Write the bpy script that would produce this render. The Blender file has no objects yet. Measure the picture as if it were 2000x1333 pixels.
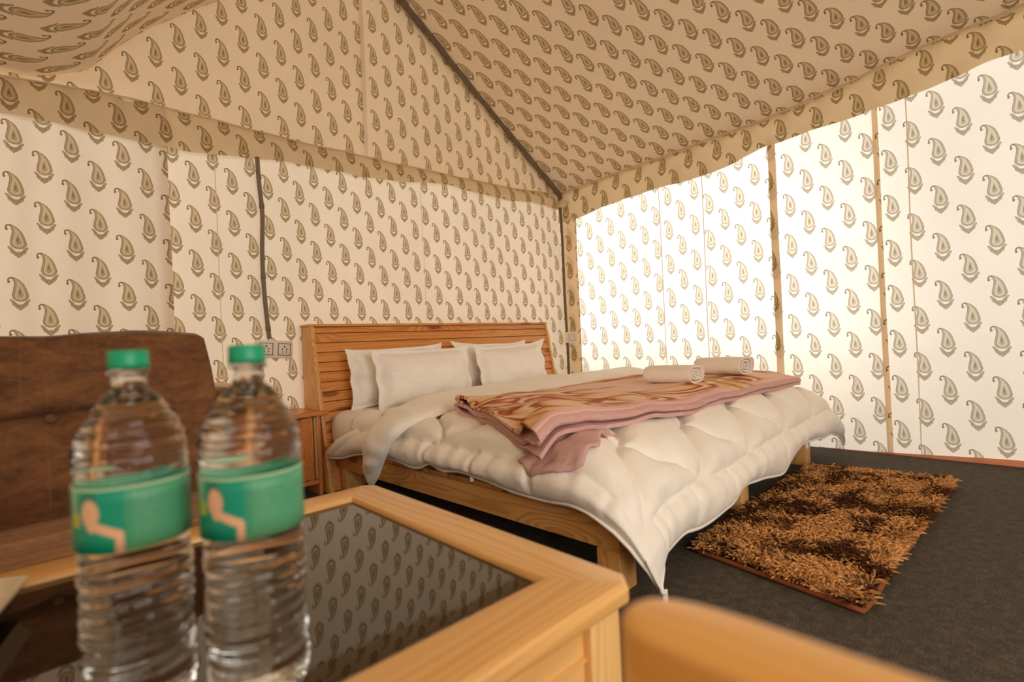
import bpy, bmesh, math, random
import numpy as np
from mathutils import Vector, noise as mnoise
random.seed(7)
rng = np.random.default_rng(7)
PI = math.pi
SC = bpy.context.scene
COL = SC.collection

# ------------------------------------------------------------------ camera
H = 0.70
YAW, PITCH, ROLL = 0.7862, 0.003, -0.0467
_fw = Vector((math.sin(YAW)*math.cos(PITCH), math.cos(YAW)*math.cos(PITCH), math.sin(PITCH)))
_r = Vector((math.cos(YAW), -math.sin(YAW), 0)); _u = _r.cross(_fw)
_r2 = _r*math.cos(ROLL)+_u*math.sin(ROLL); _u2 = -_r*math.sin(ROLL)+_u*math.cos(ROLL)
cam_d = bpy.data.cameras.new('camera'); cam = bpy.data.objects.new('camera', cam_d); COL.objects.link(cam)
from mathutils import Matrix
cam.matrix_world = Matrix(((_r2.x, _u2.x, -_fw.x, 0), (_r2.y, _u2.y, -_fw.y, 0), (_r2.z, _u2.z, -_fw.z, H), (0, 0, 0, 1)))
cam_d.sensor_width = 36; cam_d.lens = 36*989.3/2000
cam_d.clip_start = 0.02
cam_d.dof.use_dof = True; cam_d.dof.focus_distance = 2.5; cam_d.dof.aperture_fstop = 2.6
SC.camera = cam

# ------------------------------------------------------------------ light
world = bpy.data.worlds.new('sky'); SC.world = world; world.use_nodes = True
bg = world.node_tree.nodes['Background']
bg.inputs[0].default_value = (1.0, 0.97, 0.92, 1); bg.inputs[1].default_value = 1.45
sun_d = bpy.data.lights.new('sun', 'SUN'); sun_d.energy = 2.3; sun_d.angle = math.radians(36); sun_d.color = (1.0, 0.95, 0.86)
sun = bpy.data.objects.new('sun', sun_d); COL.objects.link(sun)
sun.rotation_euler = Vector((-0.86, -0.44, -0.10)).to_track_quat('-Z', 'Y').to_euler()
sun.location = (8, 3, 6)
# added fill light set at the unseen tent door behind the photographer
door_fill_d = bpy.data.lights.new('doorway_fill', 'AREA'); door_fill_d.shape = 'RECTANGLE'; door_fill_d.size = 1.6; door_fill_d.size_y = 1.7
door_fill_d.energy = 39.0; door_fill_d.color = (1.0, 0.95, 0.885)
door = bpy.data.objects.new('doorway_fill', door_fill_d); COL.objects.link(door)
door.location = (.30, -1.66, 1.15); door.rotation_euler = (math.radians(84), 0, math.radians(-16))
SC.view_settings.view_transform = 'Standard'; SC.view_settings.look = 'None'
SC.view_settings.gamma = 1.0; SC.view_settings.use_curve_mapping = False
SC.view_settings.exposure = 0.0
SC.cycles.max_bounces = 10; SC.cycles.transmission_bounces = 10; SC.cycles.diffuse_bounces = 5
SC.cycles.glossy_bounces = 4; SC.cycles.transparent_max_bounces = 8
SC.cycles.sample_clamp_indirect = 4.0
SC.cycles.caustics_refractive = True; SC.cycles.caustics_reflective = False

# ------------------------------------------------------------------ helpers
def s2l(c):
    return tuple(((v/255)/12.92 if v/255 <= .04045 else ((v/255+.055)/1.055)**2.4) for v in c)+(1,)

def tag(o, label=None, cat=None, group=None, kind=None):
    if label: o['label'] = label
    if cat: o['category'] = cat
    if group: o['group'] = group
    if kind: o['kind'] = kind
    return o

def thing(name, label, cat, loc=(0, 0, 0), group=None, rotz=0):
    o = bpy.data.objects.new(name, None); COL.objects.link(o)
    o.location = loc; o.rotation_euler = (0, 0, rotz); o.empty_display_size = .05
    return tag(o, label, cat, group)

def world_loc(o):
    v = Vector((0, 0, 0))
    while o is not None:
        v = v+Vector(o.location); o = o.parent
    return v

def link(name, me, mat, parent=None, origin=None, smooth=True):
    """me holds world coordinates; the object's own origin is put at `origin` (world) or at the parent"""
    o = bpy.data.objects.new(name, me); COL.objects.link(o)
    base = world_loc(parent) if parent is not None else Vector((0, 0, 0))
    org = Vector(origin) if origin is not None else base
    me.transform(Matrix.Translation(-org))
    o.location = org-base
    if parent is not None: o.parent = parent
    if mat is not None and not me.materials: me.materials.append(mat)
    if smooth: me.shade_smooth()
    return o

def mesh(verts, faces):
    me = bpy.data.meshes.new('m'); me.from_pydata([tuple(map(float, v)) for v in verts], [], faces); me.update(); return me

def bm_mesh(bm):
    me = bpy.data.meshes.new('m'); bmesh.ops.recalc_face_normals(bm, faces=bm.faces[:]); bm.to_mesh(me); bm.free(); return me

def box(x0, x1, y0, y1, z0, z1, bev=.003, seg=2, bm=None):
    own = bm is None
    b = bmesh.new()
    r = bmesh.ops.create_cube(b, size=1)
    bmesh.ops.scale(b, vec=(x1-x0, y1-y0, z1-z0), verts=b.verts)
    bmesh.ops.translate(b, vec=((x0+x1)/2, (y0+y1)/2, (z0+z1)/2), verts=b.verts)
    if bev: bmesh.ops.bevel(b, geom=b.edges[:]+b.verts[:], offset=bev, segments=seg, affect='EDGES', profile=.5)
    return bm_mesh(b)

def prism(poly, axis, a0, a1, bev=.003, seg=2):
    """poly in the two other axes, extruded along axis from a0 to a1"""
    b = bmesh.new()
    def P(p, a):
        q = [p[0], p[1]]; q.insert(axis, a); return q
    lo = [b.verts.new(P(p, a0)) for p in poly]; hi = [b.verts.new(P(p, a1)) for p in poly]
    b.faces.new(lo[::-1]); b.faces.new(hi)
    n = len(poly)
    for i in range(n): b.faces.new((lo[i], lo[(i+1) % n], hi[(i+1) % n], hi[i]))
    bmesh.ops.recalc_face_normals(b, faces=b.faces[:])
    if bev: bmesh.ops.bevel(b, geom=b.edges[:], offset=bev, segments=seg, affect='EDGES', profile=.5)
    return bm_mesh(b)

def flat(me, ang=40):
    me.shade_smooth()
    try: me.set_sharp_from_angle(angle=math.radians(ang))
    except Exception: pass
    return me

def grid(fn, nu, nv, uv=None, wrap_u=False):
    """fn(i/nu, j/nv) -> point ; uv(a,b) -> (u,v)"""
    vs = [fn(i/nu, j/nv) for j in range(nv+1) for i in range(nu+(0 if wrap_u else 1))]
    w = nu if wrap_u else nu+1
    fs = []
    for j in range(nv):
        for i in range(nu):
            a = j*w+i; b_ = j*w+(i+1) % w if wrap_u else a+1
            c = b_+w; d = a+w
            fs.append((a, b_, c, d))
    me = mesh(vs, fs)
    if uv:
        ul = me.uv_layers.new(name='UVMap')
        vals = []
        for j in range(nv):
            for i in range(nu):
                for (di, dj) in ((0, 0), (1, 0), (1, 1), (0, 1)):
                    vals += list(uv((i+di)/nu, (j+dj)/nv))
        ul.data.foreach_set('uv', vals)
    return me

def tube(pts, rad, n=10, caps=True):
    """pts: list of 3-tuples, rad: float or list"""
    P = [Vector(p) for p in pts]; m = len(P)
    R = rad if isinstance(rad, (list, tuple)) else [rad]*m
    vs = []; fs = []
    up = Vector((0.13, 0.31, 0.94)).normalized(); prev = None
    for i in range(m):
        t = (P[min(i+1, m-1)]-P[max(i-1, 0)]).normalized()
        if prev is None:
            a = t.cross(up).normalized()
            if a.length < .1: a = t.cross(Vector((1, 0, 0))).normalized()
        else: a = (prev-t*prev.dot(t)).normalized()
        prev = a; b_ = t.cross(a)
        for k in range(n):
            th = 2*PI*k/n; vs.append(P[i]+(a*math.cos(th)+b_*math.sin(th))*R[i])
    for i in range(m-1):
        for k in range(n):
            fs.append((i*n+k, i*n+(k+1) % n, (i+1)*n+(k+1) % n, (i+1)*n+k))
    if caps: fs.append(tuple(range(n))[::-1]); fs.append(tuple(range((m-1)*n, m*n)))
    return mesh(vs, fs)

def lathe(prof, n=48, cx=0, cy=0):
    vs = []; fs = []
    m = len(prof)
    for (r, z) in prof:
        for k in range(n):
            th = 2*PI*k/n; vs.append((cx+r*math.cos(th), cy+r*math.sin(th), z))
    for i in range(m-1):
        for k in range(n): fs.append((i*n+k, i*n+(k+1) % n, (i+1)*n+(k+1) % n, (i+1)*n+k))
    fs.append(tuple(range(n))[::-1]); fs.append(tuple(range((m-1)*n, m*n)))
    return mesh(vs, fs)

def crom(pts, n):
    """Catmull-Rom through pts (lists of numbers), n samples per span"""
    P = [np.array(p, float) for p in pts]; out = []
    for i in range(len(P)-1):
        p0 = P[max(i-1, 0)]; p1 = P[i]; p2 = P[i+1]; p3 = P[min(i+2, len(P)-1)]
        for k in range(n):
            t = k/n
            out.append(.5*((2*p1)+(-p0+p2)*t+(2*p0-5*p1+4*p2-p3)*t*t+(-p0+3*p1-3*p2+p3)*t**3))
    out.append(P[-1]); return out

def nz(x, y=0., z=0.): return mnoise.noise(Vector((x, y, z)))
def sstep(a, b, x):
    t = min(max((x-a)/(b-a), 0), 1); return t*t*(3-2*t)

def join(meshes):
    b = bmesh.new()
    for m in meshes: b.from_mesh(m)
    me = bpy.data.meshes.new('m'); b.to_mesh(me); b.free(); return me

# ------------------------------------------------------------------ node expressions
class NT:
    def __init__(s, name):
        s.mat = bpy.data.materials.new(name); s.mat.use_nodes = True
        s.t = s.mat.node_tree; s.t.nodes.clear()
        s.out = s.t.nodes.new('ShaderNodeOutputMaterial')
    def new(s, typ, **kw):
        n = s.t.nodes.new(typ)
        for k, v in kw.items(): setattr(n, k, v)
        return n
    def put(s, sock, v):
        if isinstance(v, X): s.t.links.new(v.s, sock)
        elif hasattr(v, 'is_output'): s.t.links.new(v, sock)
        elif v is not None: sock.default_value = v
    def m(s, op, a, b=None, c=None):
        n = s.new('ShaderNodeMath', operation=op)
        for i, v in enumerate((a, b, c)):
            if v is not None: s.put(n.inputs[i], v)
        return X(s, n.outputs[0])
    def coords(s, kind='Object'):
        n = s.new('ShaderNodeTexCoord'); return n.outputs[kind]
    def xyz(s, v):
        n = s.new('ShaderNodeSeparateXYZ'); s.put(n.inputs[0], v); return [X(s, o) for o in n.outputs]
    def vec(s, x, y, z=0.):
        n = s.new('ShaderNodeCombineXYZ'); s.put(n.inputs[0], x); s.put(n.inputs[1], y); s.put(n.inputs[2], z); return n.outputs[0]
    def mapping(s, v, scale=(1, 1, 1), loc=(0, 0, 0), rot=(0, 0, 0)):
        n = s.new('ShaderNodeMapping'); s.put(n.inputs[0], v); n.inputs['Scale'].default_value = scale
        n.inputs['Location'].default_value = loc; n.inputs['Rotation'].default_value = rot; return n.outputs[0]
    def noise(s, v, scale=5, detail=3, rough=.55, dist=0.):
        n = s.new('ShaderNodeTexNoise'); s.put(n.inputs['Vector'], v)
        n.inputs['Scale'].default_value = scale; n.inputs['Detail'].default_value = detail
        n.inputs['Roughness'].default_value = rough; n.inputs['Distortion'].default_value = dist
        return X(s, n.outputs[0])
    def ramp(s, f, stops, interp='LINEAR'):
        n = s.new('ShaderNodeValToRGB'); n.color_ramp.interpolation = interp
        e = n.color_ramp.elements
        while len(e) < len(stops): e.new(.5)
        for k, (p, c) in zip(e, stops): k.position = p; k.color = c
        s.put(n.inputs[0], f); return n.outputs[0]
    def mix(s, f, a, b, typ='MIX'):
        n = s.new('ShaderNodeMix', data_type='RGBA', blend_type=typ)
        s.put(n.inputs[0], f); s.put(n.inputs[6], a); s.put(n.inputs[7], b); return n.outputs[2]
    def bump(s, h, strength=.3, dist=.01):
        n = s.new('ShaderNodeBump'); n.inputs['Strength'].default_value = strength; n.inputs['Distance'].default_value = dist
        s.put(n.inputs['Height'], h); return n.outputs[0]
    def principled(s, color, rough=.5, normal=None, **kw):
        n = s.new('ShaderNodeBsdfPrincipled'); s.put(n.inputs['Base Color'], color); s.put(n.inputs['Roughness'], rough)
        if normal is not None: s.put(n.inputs['Normal'], normal)
        for k, v in kw.items(): s.put(n.inputs[k.replace('_', ' ')], v)
        return n.outputs[0]
    def done(s, sh):
        s.t.links.new(sh, s.out.inputs[0]); return s.mat

class X:
    def __init__(s, t, sock): s.t = t; s.s = sock
    def _(s, op, o, r=False): return s.t.m(op, o, s) if r else s.t.m(op, s, o)
    def __add__(s, o): return s._('ADD', o)
    __radd__ = __add__
    def __sub__(s, o): return s._('SUBTRACT', o)
    def __rsub__(s, o): return s._('SUBTRACT', o, True)
    def __mul__(s, o): return s._('MULTIPLY', o)
    __rmul__ = __mul__
    def __truediv__(s, o): return s._('DIVIDE', o)
    def __pow__(s, o): return s._('POWER', o)
    def abs(s): return s.t.m('ABSOLUTE', s)
    def sqrt(s): return s.t.m('SQRT', s)
    def sin(s): return s.t.m('SINE', s)
    def floor(s): return s.t.m('FLOOR', s)
    def fract(s): return s.t.m('FRACT', s)
    def mod(s, b): return s.t.m('FLOORED_MODULO', s, b)
    def max(s, b): return s._('MAXIMUM', b)
    def min(s, b): return s._('MINIMUM', b)
    def lt(s, b): return s._('LESS_THAN', b)
    def gt(s, b): return s._('GREATER_THAN', b)
    def band(s, a, b): return s.gt(a)*s.lt(b)
    def ss(s, a, b):   # smooth step
        n = s.t.new('ShaderNodeMapRange', interpolation_type='SMOOTHSTEP')
        s.t.put(n.inputs[0], s); n.inputs[1].default_value = a; n.inputs[2].default_value = b
        n.inputs[3].default_value = 0; n.inputs[4].default_value = 1
        return X(s.t, n.outputs[0])

def paisley_ink(T, u, v, pu, pv, hm, ou=0., ov=0.):
    """printed block motif on a half-drop lattice; returns (line ink, tint) factors"""
    U = (u+ou)/pu; col = U.floor(); par = col.mod(2.)
    V = (v+ov)/pv+par*.5
    x = (U-col-.5)*(pu/hm)
    y = (V.fract()-.5)*(pv/hm)+.5
    s = ((y-.43)/.56).max(0.)
    xc = (s**5.0)*-.17-s*.015+.01
    xl = x-xc
    r = .184
    low = ((y-.43).min(0.)*(1/r))
    xr = xl*(1/r)
    f_low = (xr*xr+low*low).sqrt()
    f = f_low+(s.min(1.2)**1.25)*.76
    inside = f.lt(1.0)
    ok = s.lt(1.0)
    line = f.band(.91, 1.0)*.9+f.band(.70, .76)*1.0+f.band(.78, .90)*.5
    dots = (((xl*95.).sin()*(y*95.).sin()).gt(.1))
    core = f.lt(.34)*(dots*.75+.15)+(((x*x)*9.+(y-.52)*(y-.52)).sqrt()).lt(.09)*.5
    beads = f.band(.42, .68)*dots*.12
    # curled tip
    hx = x+.175; hy = y-.905
    rr = (hx*hx+hy*hy).sqrt()
    hook = rr.band(.048, .088)*hx.lt(.03)*hy.gt(-.05)
    bud = (((x+.235)*(x+.235)*1.3+(y-.84)*(y-.84)).sqrt()).lt(.036)
    # flower under the drop
    ax = x.abs()
    d1 = ((((ax-.145)*(ax-.145))*1.0+((y-.222)-(ax-.14)*1.0)*((y-.222)-(ax-.14)*1.0)*1.8).sqrt())
    d2 = ((((ax-.095)*(ax-.095))*.9+((y-.135)-(ax-.09)*.5)*((y-.135)-(ax-.09)*.5)*1.6).sqrt())
    d3 = (((x*x)*.7+(y-.085)*(y-.085)*.9).sqrt())
    fl = (d1.lt(.080)*(d1.band(.035, .052)*-.5+1.)+d2.lt(.080)*(d2.band(.036, .052)*-.5+1.)*.9+d3.band(.0, .078)*.8).min(1.)*f.gt(1.04)*(dots*.3+.66)
    stem = ax.lt(.015)*y.band(-.02, .02)
    ink = (((line+core+beads)*ok+hook+bud+fl*.85+stem)).min(1.0)
    tint = (inside*ok).max(d1.lt(.080)).max(d2.lt(.080)).max(d3.lt(.078))
    return ink, tint

def fabric(name, base, ink_c, tint_c, pu, pv, hm, ou=0., ov=0., transl=.5, tcol=None, printed=True, fwd=0.):
    T = NT(name)
    uvn = T.new('ShaderNodeUVMap'); u, v, _ = T.xyz(uvn.outputs[0])
    wv = T.noise(T.mapping(uvn.outputs[0], scale=(420, 90, 1)), 1, 2, .6)
    wh = T.noise(T.mapping(uvn.outputs[0], scale=(90, 420, 1)), 1, 2, .6)
    weave = (wv+wh)*.5
    soft = T.noise(uvn.outputs[0], 2.2, 4, .6)
    c = T.mix(soft.ss(.3, .7), tuple(k*.95 for k in base[:3])+(1,), base)
    c = T.mix((weave.ss(.35, .65))*.12, c, (base[0]*.8, base[1]*.76, base[2]*.7, 1))
    if printed:
        ink, tint = paisley_ink(T, u, v, pu, pv, hm, ou, ov)
        brk = T.noise(uvn.outputs[0], 260, 2, .7).ss(.25, .55)*.45+.55
        c = T.mix(tint*.62, c, tint_c)
        c = T.mix(ink*brk*.92, c, ink_c)
    wr = T.noise(T.mapping(uvn.outputs[0], scale=(6, 1.3, 1)), 3, 4, .55, .6)
    nrm = T.bump(weave*.12+wr, .22, .02)
    d = T.new('ShaderNodeBsdfDiffuse'); T.put(d.inputs[0], c); T.put(d.inputs[2], nrm)
    t = T.new('ShaderNodeBsdfTranslucent')
    tc = T.mix(1.0, c, tcol or (1, .93, .82, 1), 'MULTIPLY')
    T.put(t.inputs[0], tc)
    m = T.new('ShaderNodeMixShader'); m.inputs[0].default_value = transl
    T.t.links.new(d.outputs[0], m.inputs[1]); T.t.links.new(t.outputs[0], m.inputs[2])
    if fwd:      # thin cloth lets part of the light through in a broad forward lobe
        rf = T.new('ShaderNodeBsdfRefraction'); rf.inputs['IOR'].default_value = 1.12; rf.inputs['Roughness'].default_value = 1.0
        T.put(rf.inputs[0], tc)
        m2 = T.new('ShaderNodeMixShader'); m2.inputs[0].default_value = fwd
        T.t.links.new(m.outputs[0], m2.inputs[1]); T.t.links.new(rf.outputs[0], m2.inputs[2])
        return T.done(m2.outputs[0])
    return T.done(m.outputs[0])

def wood(name, light, dark, axis=0, ring=95., knots=True, rough=.42, gloss=.35, bumpy=.12, stretch=.07):
    """varnished pine; axis = grain direction"""
    T = NT(name)
    co = T.coords('Object')
    oi = T.new('ShaderNodeObjectInfo')
    rnd = X(T, oi.outputs['Random'])
    off = T.vec(rnd*13.7, rnd*7.3, rnd*21.1)
    ad = T.new('ShaderNodeVectorMath', operation='ADD'); T.put(ad.inputs[0], co); T.put(ad.inputs[1], off)
    p = ad.outputs[0]
    sc = [1., 1., 1.]; sc[axis] = stretch
    q = T.mapping(p, scale=tuple(sc))
    warp = T.noise(q, 5.0, 3, .5)
    x, y, z = T.xyz(p)
    others = [(y, z), (x, z), (x, y)][axis]
    # knots: sparse points pulling the rings around them
    kv = T.new('ShaderNodeTexVoronoi', feature='F1', voronoi_dimensions='2D')
    kc = [x, y, z][axis]
    T.put(kv.inputs['Vector'], T.vec(kc*1.7, (others[0]+others[1])*5.0)); kv.inputs['Scale'].default_value = 1.0
    kd = X(T, kv.outputs['Distance'])
    pull = kd.ss(.0, .40)
    rings = (others[0]*.75+others[1]*.55+warp*.30+(pull*.05 if knots else 0.))*ring
    saw = rings.fract()
    grain = saw.ss(.0, .75)*(1-saw.ss(.86, 1.0))
    fine = T.noise(T.mapping(p, scale=tuple(3.0 if i == axis else 120. for i in range(3))), 1, 3, .6)
    tone = T.noise(q, 2.6, 2, .5)
    f = grain*.55+fine*.28+(tone-.5)*.7+rnd*.16-.05
    c = T.ramp(f, [(.0, light), (.55, tuple(light[i]*.72+dark[i]*.28 for i in range(3))+(1,)), (1.0, dark)])
    if knots:
        kn = 1-kd.ss(.06, .105)
        c = T.mix(kn*.95, c, (dark[0]*.22, dark[1]*.16, dark[2]*.12, 1))
        halo = (1-kd.ss(.06, .2))*.45
        c = T.mix(halo, c, dark)
    n = T.bump(grain*.5+fine*.6, bumpy, .004)
    sh = T.principled(c, rough, n, Coat_Weight=gloss, Coat_Roughness=.25)
    return T.done(sh)

def simple(name, color, rough=.5, bump_scale=None, bump_str=.2, var=.08, **kw):
    T = NT(name)
    co = T.coords('Object')
    n1 = T.noise(co, 14, 3, .6)
    c = T.mix(n1.ss(.3, .7), tuple(k*(1-var) for k in color[:3])+(1,), color)
    nr = None
    if bump_scale: nr = T.bump(T.noise(co, bump_scale, 3, .6), bump_str, .004)
    return T.done(T.principled(c, rough, nr, **kw))

# ------------------------------------------------------------------ materials
CREAM = s2l((246, 235, 219)); INK = s2l((108, 88, 46)); TINT = s2l((190, 164, 114))
CRE2 = s2l((238, 218, 190))
M = {}
M['wall_back'] = fabric('printed_cotton_back', CREAM, INK, TINT, .083, .209, .128, ou=.051, ov=.007, transl=.28, tcol=(1, .95, .88, 1))
M['panel'] = fabric('printed_cotton_panel', CREAM, INK, TINT, .0822, .2004, .125, ou=.0664, ov=.0267, transl=.24, tcol=(1, .95, .88, 1))
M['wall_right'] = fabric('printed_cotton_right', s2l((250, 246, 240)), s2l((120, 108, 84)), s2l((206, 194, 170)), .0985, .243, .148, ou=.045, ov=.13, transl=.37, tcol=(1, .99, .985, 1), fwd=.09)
M['strip_right'] = fabric('printed_cotton_strip', CRE2, INK, TINT, .098, .238, .15, ou=.055, ov=.1, transl=.5, tcol=(1, .92, .80, 1))
M['gable'] = fabric('printed_cotton_gable', CRE2, s2l((96, 78, 46)), TINT, .0932, .2004, .128, ou=.0797, ov=.0134, transl=.15, tcol=(1, .92, .80, 1))
M['roof'] = fabric('printed_cotton_roof', CRE2, s2l((96, 78, 46)), TINT, .0875, .232, .150, ou=.0064, ov=.1084, transl=.06, tcol=(1, .92, .8, 1))
M['valance'] = fabric('printed_cotton_valance', s2l((236, 218, 188)), s2l((96, 80, 48)), TINT, .083, .209, .128, ou=.08, ov=.155, transl=.4, tcol=(1, .96, .86, 1))
M['valance_r'] = fabric('printed_cotton_valance_right', s2l((236, 218, 188)), s2l((96, 80, 48)), TINT, .098, .243, .15, ou=.07, ov=.16, transl=.4, tcol=(1, .95, .84, 1))
M['plain'] = fabric('plain_cotton', CREAM, INK, TINT, 1, 1, 1, printed=False, transl=.3)
M['hem'] = fabric('hem_cotton', s2l((240, 226, 202)), INK, TINT, 1, 1, 1, printed=False, transl=.45)
M['salmon'] = fabric('salmon_cotton', s2l((236, 168, 130)), INK, TINT, 1, 1, 1, printed=False, transl=.3, tcol=(1, .8, .7, 1))

L1, D1 = s2l((240, 184, 112)), s2l((196, 126, 58))
M['pine_x'] = wood('pine_along_x', L1, D1, 0)
M['pine_y'] = wood('pine_along_y', L1, D1, 1)
M['pine_z'] = wood('pine_upright', L1, D1, 2, ring=170, knots=False)
M['slat'] = wood('pine_slat', s2l((230, 158, 80)), s2l((184, 104, 38)), 0, ring=60)
M['night'] = wood('pine_nightstand', s2l((216, 138, 66)), s2l((152, 80, 26)), 2, ring=110)
M['night_x'] = wood('pine_nightstand_top', s2l((216, 138, 66)), s2l((152, 80, 26)), 0, ring=100, knots=False)
LT, DT = s2l((240, 190, 118)), s2l((216, 156, 84))
M['table_y'] = wood('table_wood_y', LT, DT, 1, ring=60, knots=False, rough=.36, bumpy=.05)
M['table_x'] = wood('table_wood_x', LT, DT, 0, ring=60, knots=False, rough=.36, bumpy=.05)
M['table_z'] = wood('table_wood_z', s2l((244, 200, 130)), s2l((212, 156, 84)), 2, ring=110, knots=False, rough=.4)
M['chair_y'] = wood('chair_wood_y', s2l((240, 182, 98)), s2l((222, 152, 68)), 1, ring=50, knots=False, rough=.3, bumpy=.03)
M['chair_z'] = wood('chair_wood_z', s2l((246, 192, 112)), s2l((222, 154, 74)), 2, ring=110, knots=False, rough=.3, bumpy=.03)

def linen(name, col, rough=.62, stripe=False, transl=0.):
    T = NT(name)
    co = T.coords('Object')
    w = T.noise(co, 420, 2, .5)
    soft = T.noise(co, 16, 4, .6, .4)
    fine = T.noise(T.mapping(co, scale=(1, 1, .5)), 55, 3, .6, .8)
    c = T.mix(soft.ss(.35, .65), tuple(k*.97 for k in col[:3])+(1,), col)
    r = rough
    h = w*.05+soft*.8+fine*.35
    if stripe:
        x, y, z = T.xyz(co)
        st = ((z*520.).sin()).ss(-.2, .2)
        c = T.mix(st*.05, c, tuple(k*.86 for k in col[:3])+(1,))
        r = st*.18+.42
    sh = T.principled(c, r, T.bump(h, .42, .006), Sheen_Weight=.2, Sheen_Roughness=.5)
    return T.done(sh)
M['duvet'] = linen('satin_duvet', s2l((250, 242, 230)), .5)
M['sheet'] = linen('white_sheet', s2l((244, 234, 220)), .6)
M['pillow'] = linen('striped_pillowcase', s2l((253, 248, 241)), .5, stripe=True)
M['towel'] = linen('terry_towel', s2l((246, 234, 220)), .95)
M['white_tape'] = simple('white_tape', s2l((245, 238, 228)), .7)

def blanket_mat(top):
    T = NT('plush_blanket_print' if top else 'plush_blanket_back')
    uvn = T.new('ShaderNodeUVMap'); u, v, _ = T.xyz(uvn.outputs[0])
    pink = s2l((242, 194, 184)); mauve = s2l((218, 176, 170))
    if top:
        p = T.mapping(uvn.outputs[0], scale=(1.0, 2.2, 1), rot=(0, 0, .45))
        w1 = T.noise(p, 1.15, 1, .5, .7)
        w2 = T.noise(T.mapping(p, scale=(1, 3.2, 1)), 2.3, 1, .5, .9)
        c = T.ramp((w1*.75+w2*.45-.60)*1.7+.585, [(.36, s2l((244, 206, 190))), (.43, s2l((240, 204, 158))), (.475, s2l((226, 168, 108))), (.50, s2l((172, 80, 38))),
                                            (.53, s2l((196, 112, 62))), (.545, s2l((252, 228, 198))), (.59, s2l((236, 186, 134))), (.62, s2l((156, 66, 30))), (.65, s2l((200, 116, 66))),
                                            (.67, s2l((250, 216, 190))), (.72, s2l((172, 84, 46))), (.76, s2l((240, 196, 164)))])
        patch = T.noise(uvn.outputs[0], 2.1, 2, .5, .6).ss(.62, .67)
        c = T.mix(patch, c, pink)
        # pink border along the front, back and end edges, thin golden lines towards the far end
        b = v.lt(.09).max(v.gt(.50)*0.).max(u.lt(.045))
        c = T.mix(v.ss(.07, .10)*-1.+1., c, pink)
        ln = ((u*95.).sin()).gt(.45)*u.band(1.22, 1.36)*v.lt(.22)
        c = T.mix(ln*.8, c, s2l((196, 146, 62)))
        c = T.mix(u.band(1.22, 1.36)*v.lt(.22)*(1-ln)*.6, c, s2l((240, 206, 150)))
    else:
        vo = T.new('ShaderNodeTexVoronoi'); T.put(vo.inputs['Vector'], uvn.outputs[0]); vo.inputs['Scale'].default_value = 26
        c = T.mix(X(T, vo.outputs['Distance']).ss(.2, .6)*.5, mauve, s2l((202, 158, 150)))
    pile = T.noise(uvn.outputs[0], 300, 2, .6)
    emb = T.noise(uvn.outputs[0], 22, 2, .5)
    return T.done(T.principled(c, .9, T.bump(pile*.3+emb*.8, .3, .004), Specular_IOR_Level=.1, Sheen_Weight=.08, Sheen_Roughness=.4))
M['blanket'] = blanket_mat(True); M['blanket_back'] = blanket_mat(False)

def carpet_mat():
    T = NT('dark_needle_felt'); co = T.coords('Object')
    a = T.noise(co, 230, 3, .7); b = T.noise(co, 38, 3, .6, .5); g = T.noise(T.mapping(co, scale=(1, 1, 1)), 700, 1, .5)
    f = a*.6+b*.25+g*.25
    c = T.ramp(f, [(.38, s2l((36, 31, 25))), (.55, s2l((68, 60, 48))), (.72, s2l((124, 111, 88)))])
    return T.done(T.principled(c, .95, T.bump(a+g*.5, .5, .004)))
M['carpet'] = carpet_mat()

def velvet_mat(name, c0, c1, streak_axis_scale):
    T = NT(name); co = T.coords('Object')
    a = T.noise(T.mapping(co, scale=streak_axis_scale), 9, 4, .65, .8)
    b = T.noise(T.mapping(co, scale=(1, 1, 1)), 60, 3, .6)
    st = T.noise(T.mapping(co, scale=(26, 1, .8)), 2.0, 2, .5)
    c = T.ramp(a*.7+b*.3, [(.35, c0), (.62, c1), (.8, tuple(min(1, k*1.9) for k in c1[:3])+(1,))])
    c = T.mix(st.ss(.62, .7)*.25, c, s2l((150, 104, 64)))
    return T.done(T.principled(c, .85, T.bump(a+b*.4, .25, .006), Sheen_Weight=.12, Sheen_Roughness=.4))
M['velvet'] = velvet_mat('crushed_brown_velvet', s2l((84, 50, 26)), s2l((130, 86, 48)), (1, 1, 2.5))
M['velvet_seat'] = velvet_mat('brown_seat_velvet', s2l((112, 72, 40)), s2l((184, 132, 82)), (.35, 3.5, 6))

def pile_mat():
    T = NT('shaggy_pile'); n = T.new('ShaderNodeAttribute'); n.attribute_name = 'Col'
    return T.done(T.principled(n.outputs['Color'], .85, None, Specular_IOR_Level=.2))
M['pile'] = pile_mat()
M['binding'] = simple('rust_binding', s2l((142, 74, 30)), .7, 240, .5)
M['glass_top'] = simple('dark_tinted_glass', s2l((30, 22, 15)), .03, var=.02, IOR=1.78, Specular_Tint=(1, .86, .70, 1))
M['shadow_wood'] = simple('dark_inner_edge', s2l((92, 52, 22)), .6)
M['conduit'] = simple('grey_conduit', s2l((128, 112, 94)), .6, 60, .2)
M['wrap'] = simple('grey_cloth_wrapped_cable', s2l((122, 106, 88)), .9, 90, .6, var=.25)
M['plastic'] = simple('white_plastic', s2l((240, 232, 216)), .35, var=.02)
M['black'] = simple('black_plastic', s2l((30, 28, 26)), .4)
M['cap'] = simple('green_cap', s2l((0, 158, 112)), .4, var=.04)
M['tray'] = simple('cream_ceramic', s2l((226, 208, 178)), .25, var=.05)
M['tray_under'] = simple('dark_underside', s2l((26, 20, 16)), .4)
M['knot'] = simple('knotted_cloth', s2l((226, 204, 172)), .9, 70, .5)

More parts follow.
